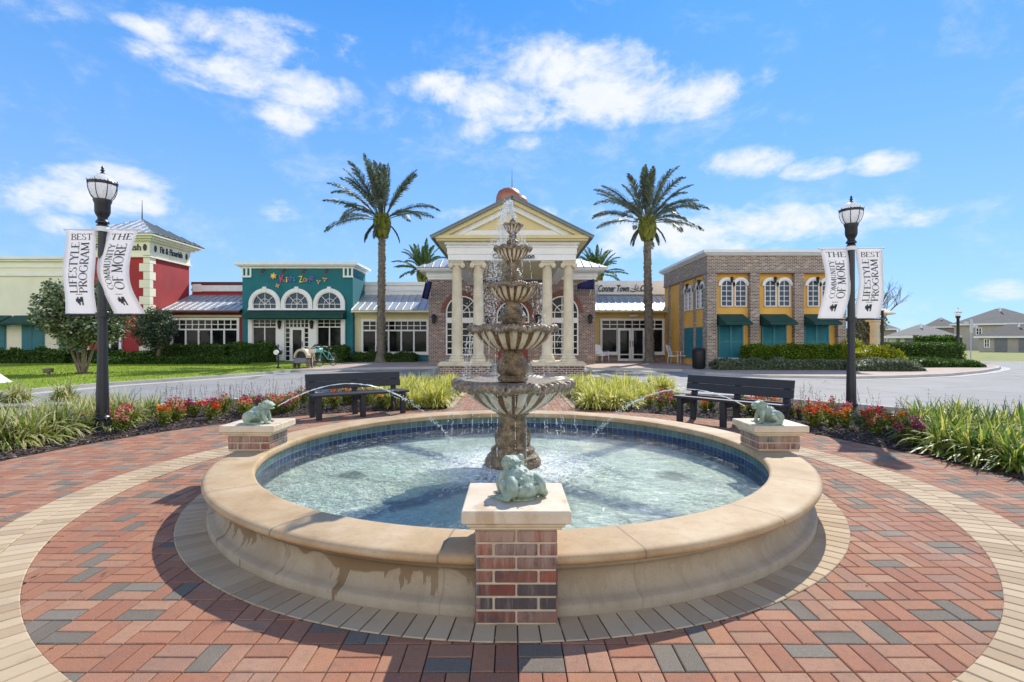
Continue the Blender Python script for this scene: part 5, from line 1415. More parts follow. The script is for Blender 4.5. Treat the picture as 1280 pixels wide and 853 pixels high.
# flags on the hall
def flag(px, py, dirx, label):
    f = thing('wall_flag', label, 'flag', (X(px,29.7),29.9,Z(py,29.7)), 0, 'navy flags on the hall wall'); x0, z0 = X(px,29.7), Z(py,29.7)
    mb = MB(); mb.tube([(x0,29.98,z0-.4),(x0+dirx*.15,29.3,z0+.55)], .02, 6); mb.build('pole', M['whitemetal'], f)
    mb = MB(); vs = []
    n = 8
    for i in range(n+1):
        for j in range(3):
            g_ = i/n; x = x0+dirx*.15-dirx*g_*.95 if dirx > 0 else x0-.15+g_*.2+.0
            if dirx > 0: z = z0+.5-g_*.30-j*.30*(1-.55*g_); y = 29.33+.06*math.sin(g_*6)
            else: z = z0+.5-j*.5-g_*.1; y = 29.33+.1*math.sin(g_*7); x = x0-.18+g_*.35-j*.12
            vs.append((x,y,z))
    fs = [(i*3+j,(i+1)*3+j,(i+1)*3+j+1,i*3+j+1) for i in range(n) for j in range(2)]
    mb.add(vs, fs); o = mb.build('cloth', M['navy'], f, sm=True); so_ = o.modifiers.new('s','SOLIDIFY'); so_.thickness = .01
flag(537.5, 363, -1, 'navy flag hanging folded on the hall wall left of the portico')
flag(738, 361, 1, 'navy flag blown leftwards on the hall wall right of the portico')

# ---------- right brick building
Yr = 26.6; rx = 10.06; rx1 = X(1058,Yr)
rb = thing('golden_brick_building', 'two storey brick and golden building with green awnings and teal shutters', 'building', (13.5,Yr,GZ))
zt = Z(320,Yr)
mb = MB(); mb.box(rx+.09,rx1-.05,Yr+.28,34.3,GZ,zt-.01); mb.build('wall', M['gold'], rb)
mb = MB(); zb = Z(342,Yr); yb = 34.2
mb.box(rx,rx1,Yr,Yr+.6,zb,zt); mb.box(rx,rx+.6,Yr+.601,yb,zb,zt)
for px0, px1 in ((884,896),(938,949.5),(993.5,1005),(1047.5,1058)): mb.box(X(px0,Yr),X(px1,Yr),Yr,Yr+.45,GZ,zb-.002)
ysd = [X_ for X_ in (Yr+.451,)]
def ys(px): return rx*F/(px-640)     # depth on the side wall from photo column
for px0, px1 in ((866.3,868.3),(849,853.2)):
    a, b = sorted((ys(px0), ys(px1))); mb.box(rx,rx+.45,a,b,GZ,zb-.002)
a, b = sorted((ys(835), ys(836.5))); mb.box(rx,rx+.45,a,b,GZ,zb-.002)
mb.box(rx,rx+.45,Yr+.452,Yr+.62,GZ,zb-.002)
mb.build('brickwork', M['brickgrey'], rb, uv=True)
mb = MB(); mb.box(rx-.03,rx1+.03,Yr-.035,Yr-.002,zb-.0,zb+.09); mb.box(rx-.035,rx-.002,Yr-.03,yb,zb+.001,zb+.091)
M['rowlock'] = brickmat('rowlock_brick', [(0,(.10,.05,.045)),(.5,(.24,.13,.11)),(1,(.3,.2,.17))], (.4,.36,.32), .075, .215)
mb.build('brick_band', M['rowlock'], rb, uv=True)
mb = MB()
for e, z0, z1 in ((.06,zt,zt+.06),(.16,zt+.06,zt+.12),(.26,zt+.12,zt+.26)): mb.box(rx-e,rx1+e,Yr-e,34.5,z0,z1)
mb.build('cornice', M['offwhite'], rb)
tr_ = front(Yr+.28); 
for c0 in (916.5, 971, 1024.5):
    for dx in (-8.7, 8.7):
        archwin(rb, tr_, X(c0+dx,Yr+.28), Z(358,Yr+.28), .26, Z(383,Yr+.28), cols=2, zbars=[Z(y,Yr+.28) for y in (358,364.5,371,377)], fan=False, fw=.045, mw=.03, hood=.13, pane='glassblue', d=.08)
    wall_lamp(rb, tr_, X(c0,Yr), Z(349,Yr), .9)
    awning(rb, tr_, X(c0-18.2,Yr), X(c0+14.8,Yr), Z(404,Yr-.6), Z(393,Yr), 1.15, .12)
    sh = MB(); sh.tf = tr_; u0, u1 = X(c0-16.6,Yr), X(c0+14.8,Yr); z0, z1 = Z(448,Yr), Z(405,Yr)
    fbox(sh,u0,u1,z0,z1,.002,.06); um = (u0+u1)/2
    fbox(sh,u0,u0+.07,z0,z1,.06,.10); fbox(sh,u1-.07,u1,z0,z1,.06,.10); fbox(sh,um-.06,um+.06,z0,z1,.06,.10); fbox(sh,u0+.07,um-.06,(z0+z1)/2-.1,(z0+z1)/2-.03,.06,.095); fbox(sh,um+.06,u1-.07,(z0+z1)/2-.1,(z0+z1)/2-.03,.06,.095)
    for k in range(30):
        z = z0+.03+k*(z1-z0-.06)/30
        for a, b in ((u0+.07,um-.06),(um+.06,u1-.07)): sh.add([(a,.062,z+.045),(b,.062,z+.045),(b,.085,z),(a,.085,z)], [(0,1,2,3)])
    sh.build('shutter', M['shutter'], rb)
    mb = MB(); mb.tf = tr_; fbox(mb,u0-.03,u1+.05,z0-.13,z0-.002,.002,.16); mb.build('sill', M['white'], rb)
ts = sideL(rx+.09)
for pa, pb_ in ((868.3,881.5),(853.2,866.3)):
    ya, yb_ = ys(pb_), ys(pa); um = (ya+yb_)/2
    for dy in (-.33,.33):
        archwin(rb, ts, um+dy, Z(360,(Yr+.28))-.02, .24, Z(384,Yr), cols=2, zbars=[Z(y,Yr) for y in (360,366,372,378)], fan=False, fw=.04, mw=.03, hood=.12, pane='glassblue', d=.08)
    wall_lamp(rb, ts, um, Z(350,Yr), .9)
    sh = MB(); sh.tf = ts; fbox(sh,um-.62,um+.62,Z(450,Yr),Z(409,Yr),.002,.08); fbox(sh,um-.04,um+.04,Z(450,Yr),Z(409,Yr),.08,.11); sh.build('shutter', M['shutter'], rb)

# ================================================================== VEGETATION
def leafcloud(mb, pts, size, rg, up=.3, asp=.5):
    for p in pts:
        L = size*rg.uniform(.6,1.3); a = rg.random()*6.283; el_ = rg.uniform(-1,1)
        u = Vector((math.cos(a)*math.cos(el_), math.sin(a)*math.cos(el_), math.sin(el_)+up)).normalized()*L
        v = u.cross(Vector((rg.gauss(0,1),rg.gauss(0,1),rg.gauss(0,1)))).normalized()*L*asp*.5
        p = Vector(p); mb.rv = rg.random()
        mb.add([p, p+u*.5+v, p+u, p+u*.5-v], [(0,1,2,3)])
def hedge(name, label, cat, x0, x1, y0, y1, z0, z1, mat, n, size=.07, lump=.08, seed=1, group=None, topmat=None, angle=0, round_=0):
    rg = random.Random(seed); mb = MB(); pts = []
    cx, cy = (x0+x1)/2, (y0+y1)/2
    def lumpz(x, y): return lump*noise.noise(Vector((x*1.3,y*1.3,seed)))*2
    def shape(u, v, w_):
        x = x0+(x1-x0)*u; y = y0+(y1-y0)*v; ht = (z1-z0)
        if round_:
            q = (abs(2*u-1)**3+abs(2*v-1)**3); ht *= max(.25, 1-round_*q)
        return (x, y, z0+(ht+lumpz(x,y))*w_)
    core = MB()
    nx = max(2,int((x1-x0)/.25)); vs = []; ny = 4
    for i in range(nx+1):
        for j in range(ny+1):
            p = shape(.02+.96*i/nx, .08+.84*j/ny, .93); vs.append(p)
    m_ = len(vs)
    vs += [(x,y,z0) for x,y,z in vs]
    fs = [(i*(ny+1)+j,i*(ny+1)+j+1,(i+1)*(ny+1)+j+1,(i+1)*(ny+1)+j) for i in range(nx) for j in range(ny)]
    for i in range(nx):
        for j in (0,ny): a = i*(ny+1)+j; b = a+ny+1; fs.append((a,b,b+m_,a+m_))
    for j in range(ny):
        for i in (0,nx): a = i*(ny+1)+j; b = a+1; fs.append((a,b,b+m_,a+m_))
    mb.rv = .05; mb.add(vs, fs)
    A = [(x1-x0)*(y1-y0), (x1-x0)*(z1-z0), (y1-y0)*(z1-z0)]; tot = A[0]+A[1]+2*A[2]
    for k in range(n):
        q = rg.random()*tot; u, v, w_ = rg.random(), rg.random(), rg.random()**.8; e_ = abs(rg.gauss(0,.03))
        if q < A[0]: w_ = 1-e_*.5+rg.gauss(0,.02)
        elif q < A[0]+A[1]: v = 0+e_
        elif q < A[0]+A[1]+A[2]: u = 0+e_*.3
        else: u = 1-e_*.3
        pts.append(shape(u, v, w_))
    leafcloud(mb, pts, size, rg)
    o = mb.build(name, mat); return tag(o, label, cat, group)
hedge('hedge','long dark clipped hedge under the cream building at far left','hedge',-38,-26.6,30.6,32.2,GZ,.75,M['hedge'],9000,.13,.18,1)
hedge('hedge','loose dark hedge in front of the red tower','hedge',-26.4,-22.0,30.9,32.2,GZ,.62,M['hedge'],4500,.13,.25,2)
hedge('hedge','clipped hedge under the wide window of the red wing','hedge',-21.8,-17.6,31.4,33.0,GZ,1.05,M['hedge'],5000,.12,.1,3)
hedge('hedge','clipped hedge under the teal building window, left of its door','hedge',-17.3,-15.1,31.6,33.3,GZ,1.15,M['hedge'],3500,.12,.1,4)
hedge('ground_cover_shrub','low dark shrub row along the lawn in front of the red wing','shrub',-24.0,-15.2,29.6,30.2,GZ,.36,M['hedge'],7000,.12,.15,5)
hedge('hedge','low hedge under the teal building window, right of its door','hedge',-12.6,-10.4,31.6,33.3,GZ,.95,M['hedge'],3000,.12,.15,6)
hedge('hedge','dark low planting beside the left palm','shrub',-10.2,-6.2,32.6,34.0,GZ,.5,M['hedge'],3500,.12,.15,7)
hedge('hedge','tall yellow green hedge under the golden building windows','hedge',X(932,25.6),X(1042,25.6),24.9,26.2,GZ,1.08,M['ygreen'],11000,.10,.12,8)
hedge('ground_cover_shrub','low grey green planting along the golden building kerb','shrub',X(893,24.2),X(1062,24.2),23.6,24.9,GZ,.42,M['sage'],9000,.10,.12,9)
hedge('shrub','low rounded grey green shrub at the end of the planting, near the yellow bush','shrub',X(1064,23.3),X(1146,23.3),22.8,24.3,GZ,.55,M['sage'],5000,.09,.1,10,round_=.4)
hedge('shrub','bright yellow shrub behind the right lamp','shrub',X(1066,25.5),X(1104,25.5),25,26.6,GZ,1.18,M['yhedge'],3500,.12,.3,11,round_=.3)
hedge('shrub','small bright yellow shrub right of the black post','shrub',X(1103,25.5),X(1124,25.5),24.8,26,GZ,.95,M['yhedge'],1600,.12,.2,12,round_=.4)
hedge('hedge','tall box clipped dark hedge on the far right corner','hedge',X(1129,28),X(1208,28),28,30.2,GZ,1.22,M['hedge'],9000,.10,.03,13)
hedge('shrub','low green spreading shrub in front of the box hedge','shrub',X(1118,26.4),X(1226,26.4),26.1,27.6,GZ,.42,M['hedge'],6500,.09,.12,14,round_=.4)
hedge('hedge','dark hedge far behind the box hedge by the pale house','hedge',X(1164,44),X(1202,44),44,46,0,1.7,M['hedge'],3000,.2,.1,15)

def tree(name, label, cx, cy, z0, stems, cc, cr, nclump, nleaf, mat, size, seed, barkm='bark', clr=.28, gaps=1.):
    rg = random.Random(seed); r = thing(name, label, 'tree', (cx,cy,z0)); mb = MB()
    cl = []
    while len(cl) < nclump:
        p = Vector((rg.gauss(0,.5),rg.gauss(0,.5),rg.gauss(0,.5)))
        if p.length > 1: continue
        if p.length < .35 and rg.random() < .6: continue
        cl.append(Vector((cc[0]+p.x*cr[0], cc[1]+p.y*cr[1], cc[2]+p.z*cr[2])))
    for k in range(stems):
        a = 2*PI*k/max(1,stems)+.4; sp = .09 if stems > 1 else 0
        p0 = Vector((cx+sp*math.cos(a),cy+sp*math.sin(a),z0)); tgt = Vector((cc[0]+cr[0]*.42*math.cos(a),cc[1]+cr[1]*.42*math.sin(a),cc[2]-.2*cr[2]))
        pm = p0.lerp(tgt,.5)+Vector((rg.gauss(0,.05),rg.gauss(0,.05),0)); w_ = .042 if stems > 1 else .10
        mb.tube([p0,pm,tgt], [w_*1.2,w_,w_*.55], 8)
    for c in cl[::2]:
        st = Vector((cx,cy,z0)).lerp(Vector(cc),rg.uniform(.45,.8)); mid = st.lerp(c,.5)+Vector((rg.gauss(0,.08),rg.gauss(0,.08),.1)); mb.tube([st,mid,c],[.05,.03,.012],6)
    mb.build('trunk', M[barkm], r, sm=40)
    mb = MB(); pts = []
    for c in cl:
        s_ = clr*rg.uniform(.7,1.3)
        for k in range(nleaf):
            q = Vector((rg.gauss(0,1),rg.gauss(0,1),rg.gauss(0,.8))).normalized()*s_*rg.uniform(.5,1.1)
            pts.append(c+q)
    leafcloud(mb, pts, size, rg, .1, .6); mb.build('crown', mat, r); return r
gx, gy = G(103,468,GZ)
tree('magnolia_tree','multi stemmed magnolia tree on the lawn behind the left lamp', gx, gy, GZ, 5, (gx-.02,gy,GZ+2.45), (1.65,1.5,1.5), 200, 85, M['magnolia'], .13, 31, clr=.31)
mb = MB(); rg = random.Random(6)
for k in range(500):
    a = rg.random()*6.28; r_ = abs(rg.gauss(0,.35)); mb.rv = rg.random(); leafcloud(mb, [(gx+.15+r_*math.cos(a)*1.4, gy+r_*math.sin(a), GZ+.02)], .07, rg)
stuff(mb.build('fallen_leaves', M['chips']), 'brown fallen leaves on the lawn round the magnolia trunk', 'leaves')
tree('round_tree','small round dense tree at the corner of the red tower', X(195,30.5), 30.5, GZ, 1, (X(195,30.5),30.5,GZ+2.0), (1.05,1.0,1.25), 190, 85, M['magnolia2'], .12, 32, clr=.29)
tree('small_tree','small leafy tree behind the right banner and stone column', X(1083,33), 33, 0, 2, (X(1083,33),33,2.3), (1.1,1.1,1.3), 50, 70, M['sage'], .16, 33)
def baretree(label, x, y, h, seed, spread=.5):
    rg = random.Random(seed); mb = MB()
    def br(p, d, L, r_, lv):
        q = p+d*L; m_ = p+d*L*.5+Vector((rg.gauss(0,1),rg.gauss(0,1),rg.gauss(0,.5)))*L*.05
        mb.tube([p,m_,q],[r_,r_*.85,r_*.65],5,False)
        if lv == 0: return
        for k in range(3 if lv > 1 else 4):
            nd = (d+Vector((rg.gauss(0,spread),rg.gauss(0,spread),rg.gauss(.05,.25)))).normalized(); br(p.lerp(q,rg.uniform(.5,1)), nd, L*rg.uniform(.55,.8), r_*.55, lv-1)
    r = thing('bare_tree', label, 'tree', (x,y,0)); br(Vector((x,y,0)), Vector((0,0,1)), h*.38, .09, 4)
    mb.build('trunk', M['bark'], r, sm=True)
baretree('leafless tree standing beyond the right lamp and banner', X(1090,32), 32, 6.4, 3, .38)
baretree('leafless tree at the left edge beside the cream building', X(-22,29), 29, 5.8, 5, .55)

# palms
def palm_proto(name, seed, htrunk, r0, leafm, nup, nlow, L, sparse=0, bootm='boots'):
    rg = random.Random(seed); r = thing(name, 'x', 'palm tree', (0,0,0)); mb = MB(); n = 40; prof = []
    def bend(x,y,z): f = z/htrunk; return (x+palm_bend*f*(1-f*.4), y, z)
    mb.tf = bend
    for k in range(n+1):
        f = k/n; rr = r0*(1.0-.25*f)+ (.16*math.exp(-f*30)); prof.append((rr*(1+.035*(k%2)), f*htrunk))
    mb.lathe(prof, n=20, mod=lambda j,r_,z,a: (r_*(1+.05*math.sin(a*9+j*PI*.9)), z))
    for k in range(520):    # leaf scars
        f = rg.random(); a = rg.random()*6.283; rr = r0*(1-.25*f)*1.03
        mb.ball((rr*math.cos(a), rr*math.sin(a), f*htrunk), (.05,.05,.035), 5, 4)
    mb.build('trunk', M['palmbark'], r, sm=40)
    top = Vector(bend(0,0,htrunk)); cz = htrunk
    mb = MB(); hb = r0*5.0
    for k in range(420):
        f = rg.random(); a = rg.random()*6.283; rr = r0*(.85+.95*math.sin(PI*min(1,f*.75+.12)))
        p = Vector((top.x+rr*math.cos(a), top.y+rr*math.sin(a), cz+f*hb)); mb.rv = rg.random()*.9
        d = Vector((math.cos(a)*.35, math.sin(a)*.35, 1)).normalized()*.30; s_ = Vector((-math.sin(a),math.cos(a),0))*.07
        mb.add([p-s_,p+s_,p+d+s_*.5,p+d-s_*.5],[(0,1,2,3)])
    mb.rv = .25; mb.lathe([(r0*.8,0),(r0*1.45,hb*.25),(r0*1.7,hb*.55),(r0*1.35,hb*.85),(r0*.7,hb*1.1)], (top.x,top.y,cz), 16)
    mb.build('crown_base', M[bootm], r)
    mb = MB(); base = Vector((top.x,top.y,cz+hb*.85))
    def frond(az_, el_, L_, droop):
        d = Vector((math.cos(az_)*math.cos(el_), math.sin(az_)*math.cos(el_), math.sin(el_))); p = base+Vector((math.cos(az_),math.sin(az_),0))*r0*.5; pts = [p.copy()]
        n_ = 26
        for k in range(n_):
            d = (d+Vector((0,0,-droop/n_*(.4+1.6*k/n_)))+Vector((wind*.006,0,0))).normalized(); p = p+d*L_/n_; pts.append(p.copy())
        mb.rv = .55; mb.tube(pts, [.035*(1-.85*k/n_) for k in range(n_+1)], 4, False)
        for k in range(6, n_):
            for s2 in range(5):
                f = (k+s2/5)/n_; q = pts[k].lerp(pts[k+1], s2/5); t_ = (pts[k+1]-pts[k]).normalized()
                sd = t_.cross(Vector((0,0,1))).normalized() if abs(t_.z) < .97 else Vector((-math.sin(az_),math.cos(az_),0)); nu_ = sd.cross(t_)
                ll = .58*math.sin(PI*min(1,(f-.18)/.82*.86+.12))**.7*L_/3.6
                for sg in (-1,1):
                    if rg.random() < .22: continue
                    dd = (t_*.85+sd*sg*.62+nu_*rg.uniform(-.05,.45)).normalized()*ll*rg.uniform(.8,1.1); e_ = Vector((0,0,-.30*ll))
                    w_ = t_*.026+nu_*.014; mb.rv = rg.random()
                    mb.add([q-w_, q+w_, q+dd*.6+w_*.8, q+dd+e_, q+dd*.6-w_*.8],[(0,1,2,3,4)])
    for k in range(nup): frond(rg.random()*6.283, R(rg.uniform(42,86)), L*rg.uniform(.82,1.02), rg.uniform(.5,1.35))
    for k in range(nlow): frond(2*PI*(k+rg.uniform(-.3,.3))/nlow, R(rg.uniform(2,38)), L*rg.uniform(.85,1.02), rg.uniform(.5,1.0))
    for k in range(4): frond(rg.random()*6.283, R(-35), L*.42, 1.2)
    mb.build('crown', leafm, r); return r
wind = -.3; palm_bend = .12
p1 = palm_proto('palm_tree', 41, 7.85, .27, M['palm'], 25, 10, 4.15); p1['label'] = 'tall date palm left of the hall, fronds spread against the sky'; p1.location = (X(476,32.8),32.8,GZ)
palm_bend = -.28; wind = .8
p2 = palm_proto('palm_tree', 47, 7.45, .27, M['palm'], 24, 11, 3.85); p2['label'] = 'tall leaning date palm in front of the cafe doors'; p2.location = (X(812.5,31.8),31.8,GZ)
palm_bend = .1; wind = 0
p3 = palm_proto('palm_tree', 53, 6.6, .3, M['palmfar'], 26, 14, 3.0, bootm='boots'); p3['label'] = 'distant palm crown behind the left side of the hall roof'; p3.location = (X(528,48),48,0)
p4 = copy_tree(p3); p4.location = (X(746,49),49,-.2); p4.rotation_euler.z = 2.1; p4['label'] = 'distant palm crown behind the right side of the hall roof'
for p in (p1,p2,p3,p4): p['group'] = 'palm trees'

# ornamental grasses --------------------------------------------------
def clump(n, h, spread, seed, width=.011):
    rg = random.Random(seed); mb = MB()
    for k in range(n):
        a = rg.random()*6.283; L = h*rg.uniform(.75,1.5); lean = rg.uniform(.1,1.15)*spread; w_ = width*rg.uniform(.7,1.3); mb.rv = rg.random()**1.2
        p = Vector((rg.gauss(0,.07),rg.gauss(0,.07),0)); d = Vector((math.cos(a)*lean*.5, math.sin(a)*lean*.5, 1)).normalized(); s_ = Vector((-math.sin(a),math.cos(a),0))
        pts = [p.copy()]; n_ = 7
        for i in range(n_):
            d = (d+Vector((math.cos(a)*.14*lean, math.sin(a)*.14*lean, -.24*lean*(i+.5)/3))).normalized(); p = p+d*L/n_; 
            if p.z < .01: p.z = .01
            pts.append(p.copy())
        tw = rg.uniform(-.5,.5); vs = []
        for i, q in enumerate(pts):
            ww = w_*(1-.93*(i/n_)**1.6)*(.7+.3*min(1,i)); sd = (s_+Vector((0,0,tw*i/n_))).normalized()*ww; vs += [q-sd, q+sd]
        mb.add(vs, [(2*i,2*i+1,2*i+3,2*i+2) for i in range(n_)])
    return mb
protos = {}
def grass_mesh(key, n, h, sp, seed, mat, w_): 
    if key not in protos:
        o = clump(n,h,sp,seed,w_).build('ornamental_grass', mat, sm=True); protos[key] = o.data; bpy.data.objects.remove(o)
    return protos[key]
def grass(x, y, kind, seed, sc_, label, group):
    n_, h, sp, mt, w_ = {'v':(320,.37,1.5,M['blade'],.015),'y':(360,.38,1.4,M['blade_y'],.015),'g':(240,.385,1.6,M['blade_g'],.018)}[kind]
    me = grass_mesh(kind+str(seed%3), n_, h, sp, seed%3+hash(kind)%1+10, mt, w_)
    o = bpy.data.objects.new('ornamental_grass', me); C.objects.link(o); o.location = (x,y,.03); o.rotation_euler.z = seed*2.4; o.scale = (sc_,sc_,sc_*random.uniform(.9,1.1))
    return tag(o, label, 'ornamental grass', group)
rg = random.Random(9)
n = 0
for (px,py) in ((18,560),(55,540),(85,552),(20,528),(100,535),(130,548),(150,532),(-25,552),(-20,530),(-60,545),(5,545),(40,556),(70,558),(112,546),(80,526),(142,540),(128,530),(190,532),(10,570),(38,566),(72,558),(95,548),(120,538),(-15,572),(160,538)):
    x, y = G(px,py-8); 
    if not in_bed(x,y,.12): x, y = G(px,py-22)
    grass(x, y, 'v', n, rg.uniform(.9,1.12), 'pale variegated grass clump in the bed by the left lamp', 'variegated grass clumps by the left lamp'); n += 1
for i in range(9):
    for j in range(6):
        y = 10.75+j*.72+rg.uniform(-.12,.12); x = -1.62-i*.40+rg.uniform(-.1,.1)
        if x > -1.45 or x < -1.5-(y-9.2)*.55-.25 or not in_bed(x,y,.18): continue
        grass(x, y, 'y', n, rg.uniform(.9,1.1), 'yellow green grass clump in the bed between left bench and path', 'yellow green grass clumps left of the path'); n += 1
for i in range(12):
    for j in range(6):
        y = 10.6+j*.74+rg.uniform(-.12,.12); x = 1.65+i*.40+rg.uniform(-.1,.1)
        if x > 1.9+(y-9.0)*.55 or not in_bed(x,y,.18): continue
        grass(x, y, 'y', n, rg.uniform(.9,1.1), 'yellow green grass clump in the bed between path and right bench', 'yellow green grass clumps right of the path'); n += 1
for i in range(8):
    for j in range(8):
        a = -14+i*5.2+rg.uniform(-1,1); r_ = 5.38+j*.36+rg.uniform(-.08,.08); x, y = polar(a, r_)
        px = 640+x/y*F; py = 427+CH*F/y
        if y < 4.3 or px < 1128 or py < 520 or px > 1345: continue
        grass(x, y, 'g', n, rg.uniform(.85,1.08), 'broad bladed green and yellow grass clump in the bed at the right edge', 'green grass clumps at the right edge'); n += 1

ORD = ['first','second','third','fourth','fifth','sixth','seventh','eighth','ninth','tenth','eleventh','twelfth','thirteenth','fourteenth','fifteenth','sixteenth','seventeenth','eighteenth','nineteenth','twentieth']
def relabel(group, fmt, depth_key, bands):
    """split a group into rows by distance from the fountain, then count each row from the left of the picture"""
    ob = [o for o in C.objects if o.get('group') == group and o.parent is None]
    if not ob: return
    ob.sort(key=depth_key); n = len(ob); k = len(bands)
    for b in range(k):
        row = ob[b*n//k:(b+1)*n//k]; row.sort(key=lambda o: o.location.x/o.location.y)
        for i, o in enumerate(row):
            side = i < (len(row)+1)//2; q = ORD[i if side else len(row)-1-i]
            o['label'] = fmt % (q, 'left' if side else 'right', bands[b])
rk = lambda o: math.hypot(o.location.x, o.location.y-D0)
relabel('variegated grass clumps by the left lamp', 'pale variegated grass clump, %s from the %s in the %s row by the left lamp', rk, ['front','middle','back'])
relabel('yellow green grass clumps left of the path', 'yellow green grass clump, %s from the %s, %s row left of the path', lambda o: o.location.y, ['front','second','third','fourth','back'])
relabel('yellow green grass clumps right of the path', 'yellow green grass clump, %s from the %s, %s row right of the path', lambda o: o.location.y, ['front','second','third','fourth','back'])
relabel('green grass clumps at the right edge', 'broad bladed grass clump, %s from the %s, %s row at the right edge', rk, ['front','middle','back'])

# flowers
def flower_mesh(seed, pet, h=.3):
    rg = random.Random(seed); mb = MB(); mb2 = MB(); tips = []
    for k in range(16):
        a = rg.random()*6.283; r_ = rg.uniform(.02,.16); hh = h*rg.uniform(.55,1); tip = Vector((r_*math.cos(a), r_*math.sin(a), hh)); mb.rv = .2
        mb.tube([(r_*.2*math.cos(a),r_*.2*math.sin(a),0), tip], .004, 4, False); tips.append(tip)
        leafcloud(mb, [tip*rg.uniform(.25,.95)+Vector((rg.gauss(0,.02),rg.gauss(0,.02),0)) for _ in range(20)], .05, rg, .4, .5)
    for tip in tips[:7]:
        for q in range(30):
            p = tip+Vector((rg.gauss(0,.02),rg.gauss(0,.02),rg.gauss(0,.022)+.01)); leafcloud(mb2, [p], .03, rg, .3, .8)
    return mb, mb2
fl = {}
for k in ('f_red','f_orange','f_pink','f_magenta','f_mixed'):
    m1, m2 = flower_mesh(len(k)*7, k, .30)
    r = thing('flowering_plant', 'x', 'flowering plant', (0,0,0)); m1.build('foliage', M['fleaf'], r); m2.build('blooms', M[k], r); fl[k] = [r, False]
def flower(x, y, kind, sc_, label, group):
    r, used = fl[kind]
    o = copy_tree(r) if used else r; fl[kind][1] = True
    o.location = (x,y,.03); o.rotation_euler.z = random.random()*6; o.scale = (sc_,sc_,sc_); tag(o, label, 'flowering plant', group)
CN = {'f_red':'red','f_orange':'orange red','f_pink':'pink','f_magenta':'dark magenta','f_mixed':'mixed rust and cream'}
kinds = list(CN)
def bed(a0, a1, r0, r1, n, where, group, seed, w_):
    rg = random.Random(seed); c = 0; P = []
    t_ = 0
    while c < n and t_ < 4000:
        t_ += 1; a = rg.uniform(a0,a1); r_ = rin(a)+rg.uniform(r0,r1); x, y = polar(a,r_)
        if any((x-p[0])**2+(y-p[1])**2 < .2**2 for p in P) or not in_bed(x,y,.1): continue
        P.append((x,y)); k = rg.choices(kinds, w_)[0]; flower(x, y, k, rg.uniform(.75,1.2), '%s flowering plant %s' % (CN[k], where), group+', '+CN[k]); c += 1
bed(133,158,.35,1.7,27,'between the left lamp and left bench','flowers by the left lamp',1,(5,3,3,2,4))
bed(112,133,.35,1.8,18,'behind the left bench','flowers behind the left bench',2,(2,5,2,1,4))
bed(16,40,.35,1.5,22,'around the right lamp','flowers round the right lamp',3,(5,2,2,3,5))
bed(40,62,.3,1.7,16,'behind the right bench','flowers behind the right bench',4,(2,4,1,1,4))
for where, group in (('between lamp and bench','flowers by the left lamp'),('behind the left bench','flowers behind the left bench'),('around the right lamp','flowers round the right lamp'),('behind the right bench','flowers behind the right bench')):
    for k in kinds: relabel(group+', '+CN[k], CN[k]+' flowers, %s from the %s, %s part, '+where, rk, ['front','back'])
# thin weedy flower stalks
mb = MB(); rg = random.Random(13)
for k in range(420):
    a = rg.choice((rg.uniform(112,150), rg.uniform(0,45))); r_ = rin(a)+rg.uniform(.6,2.8); x, y = polar(a, r_)
    if not in_bed(x,y,.1): continue
    h = rg.uniform(.3,.58); lx, ly = rg.gauss(0,.05), rg.gauss(0,.05); mb.rv = rg.random()
    mb.tube([(x,y,.03),(x+lx*.4,y+ly*.4,h*.6),(x+lx,y+ly,h)], [.0025,.002,.0015], 3, False)
    leafcloud(mb, [(x+lx*f,y+ly*f,h*f) for f in (.6,.75,.85,.9,.95,1)], .022, rg)
stuff(mb.build('wispy_stalks', M['chips']), 'thin brown seed stalks rising out of the flower beds', 'plants')
# bark-brown groundcover leaves
mb = MB(); rg = random.Random(17); nleaf = 0
while nleaf < 5000:
    a = rg.choice((rg.uniform(108,156), rg.uniform(10,70))); r_ = rin(a)+rg.uniform(.35,2.6); x, y = polar(a, r_)
    if not in_bed(x,y,.1) or noise.noise(Vector((x*1.6,y*1.6,5))) < -.05: nleaf += 1; continue
    leafcloud(mb, [(x,y,rg.uniform(.04,.16))], .05, rg); nleaf += 1
stuff(mb.build('ground_cover', M['fleaf']), 'low yellow green leaves between the flowering plants', 'ground cover')

# a few dry leaves and twigs blown over the paving
mb = MB(); rg = random.Random(41)
for k in range(70):
    x = rg.uniform(-4.5,4.5); y = rg.uniform(1.6,9.5); r_ = math.hypot(x,y-D0)
    if r_ < 2.75 or in_bed(x,y,-.1): continue
    mb.rv = rg.random(); a = rg.random()*6.28; L = rg.uniform(.012,.028); u = Vector((math.cos(a),math.sin(a),.15))*L; v = Vector((-math.sin(a),math.cos(a),.1))*L*.45; p = Vector((x,y,.010))
    mb.add([p-u,p+v,p+u+Vector((0,0,.004)),p-v],[(0,1,2,3)])
stuff(mb.build('scattered_leaves', M['chips']), 'few small dry leaves scattered over the brick paving', 'leaves')
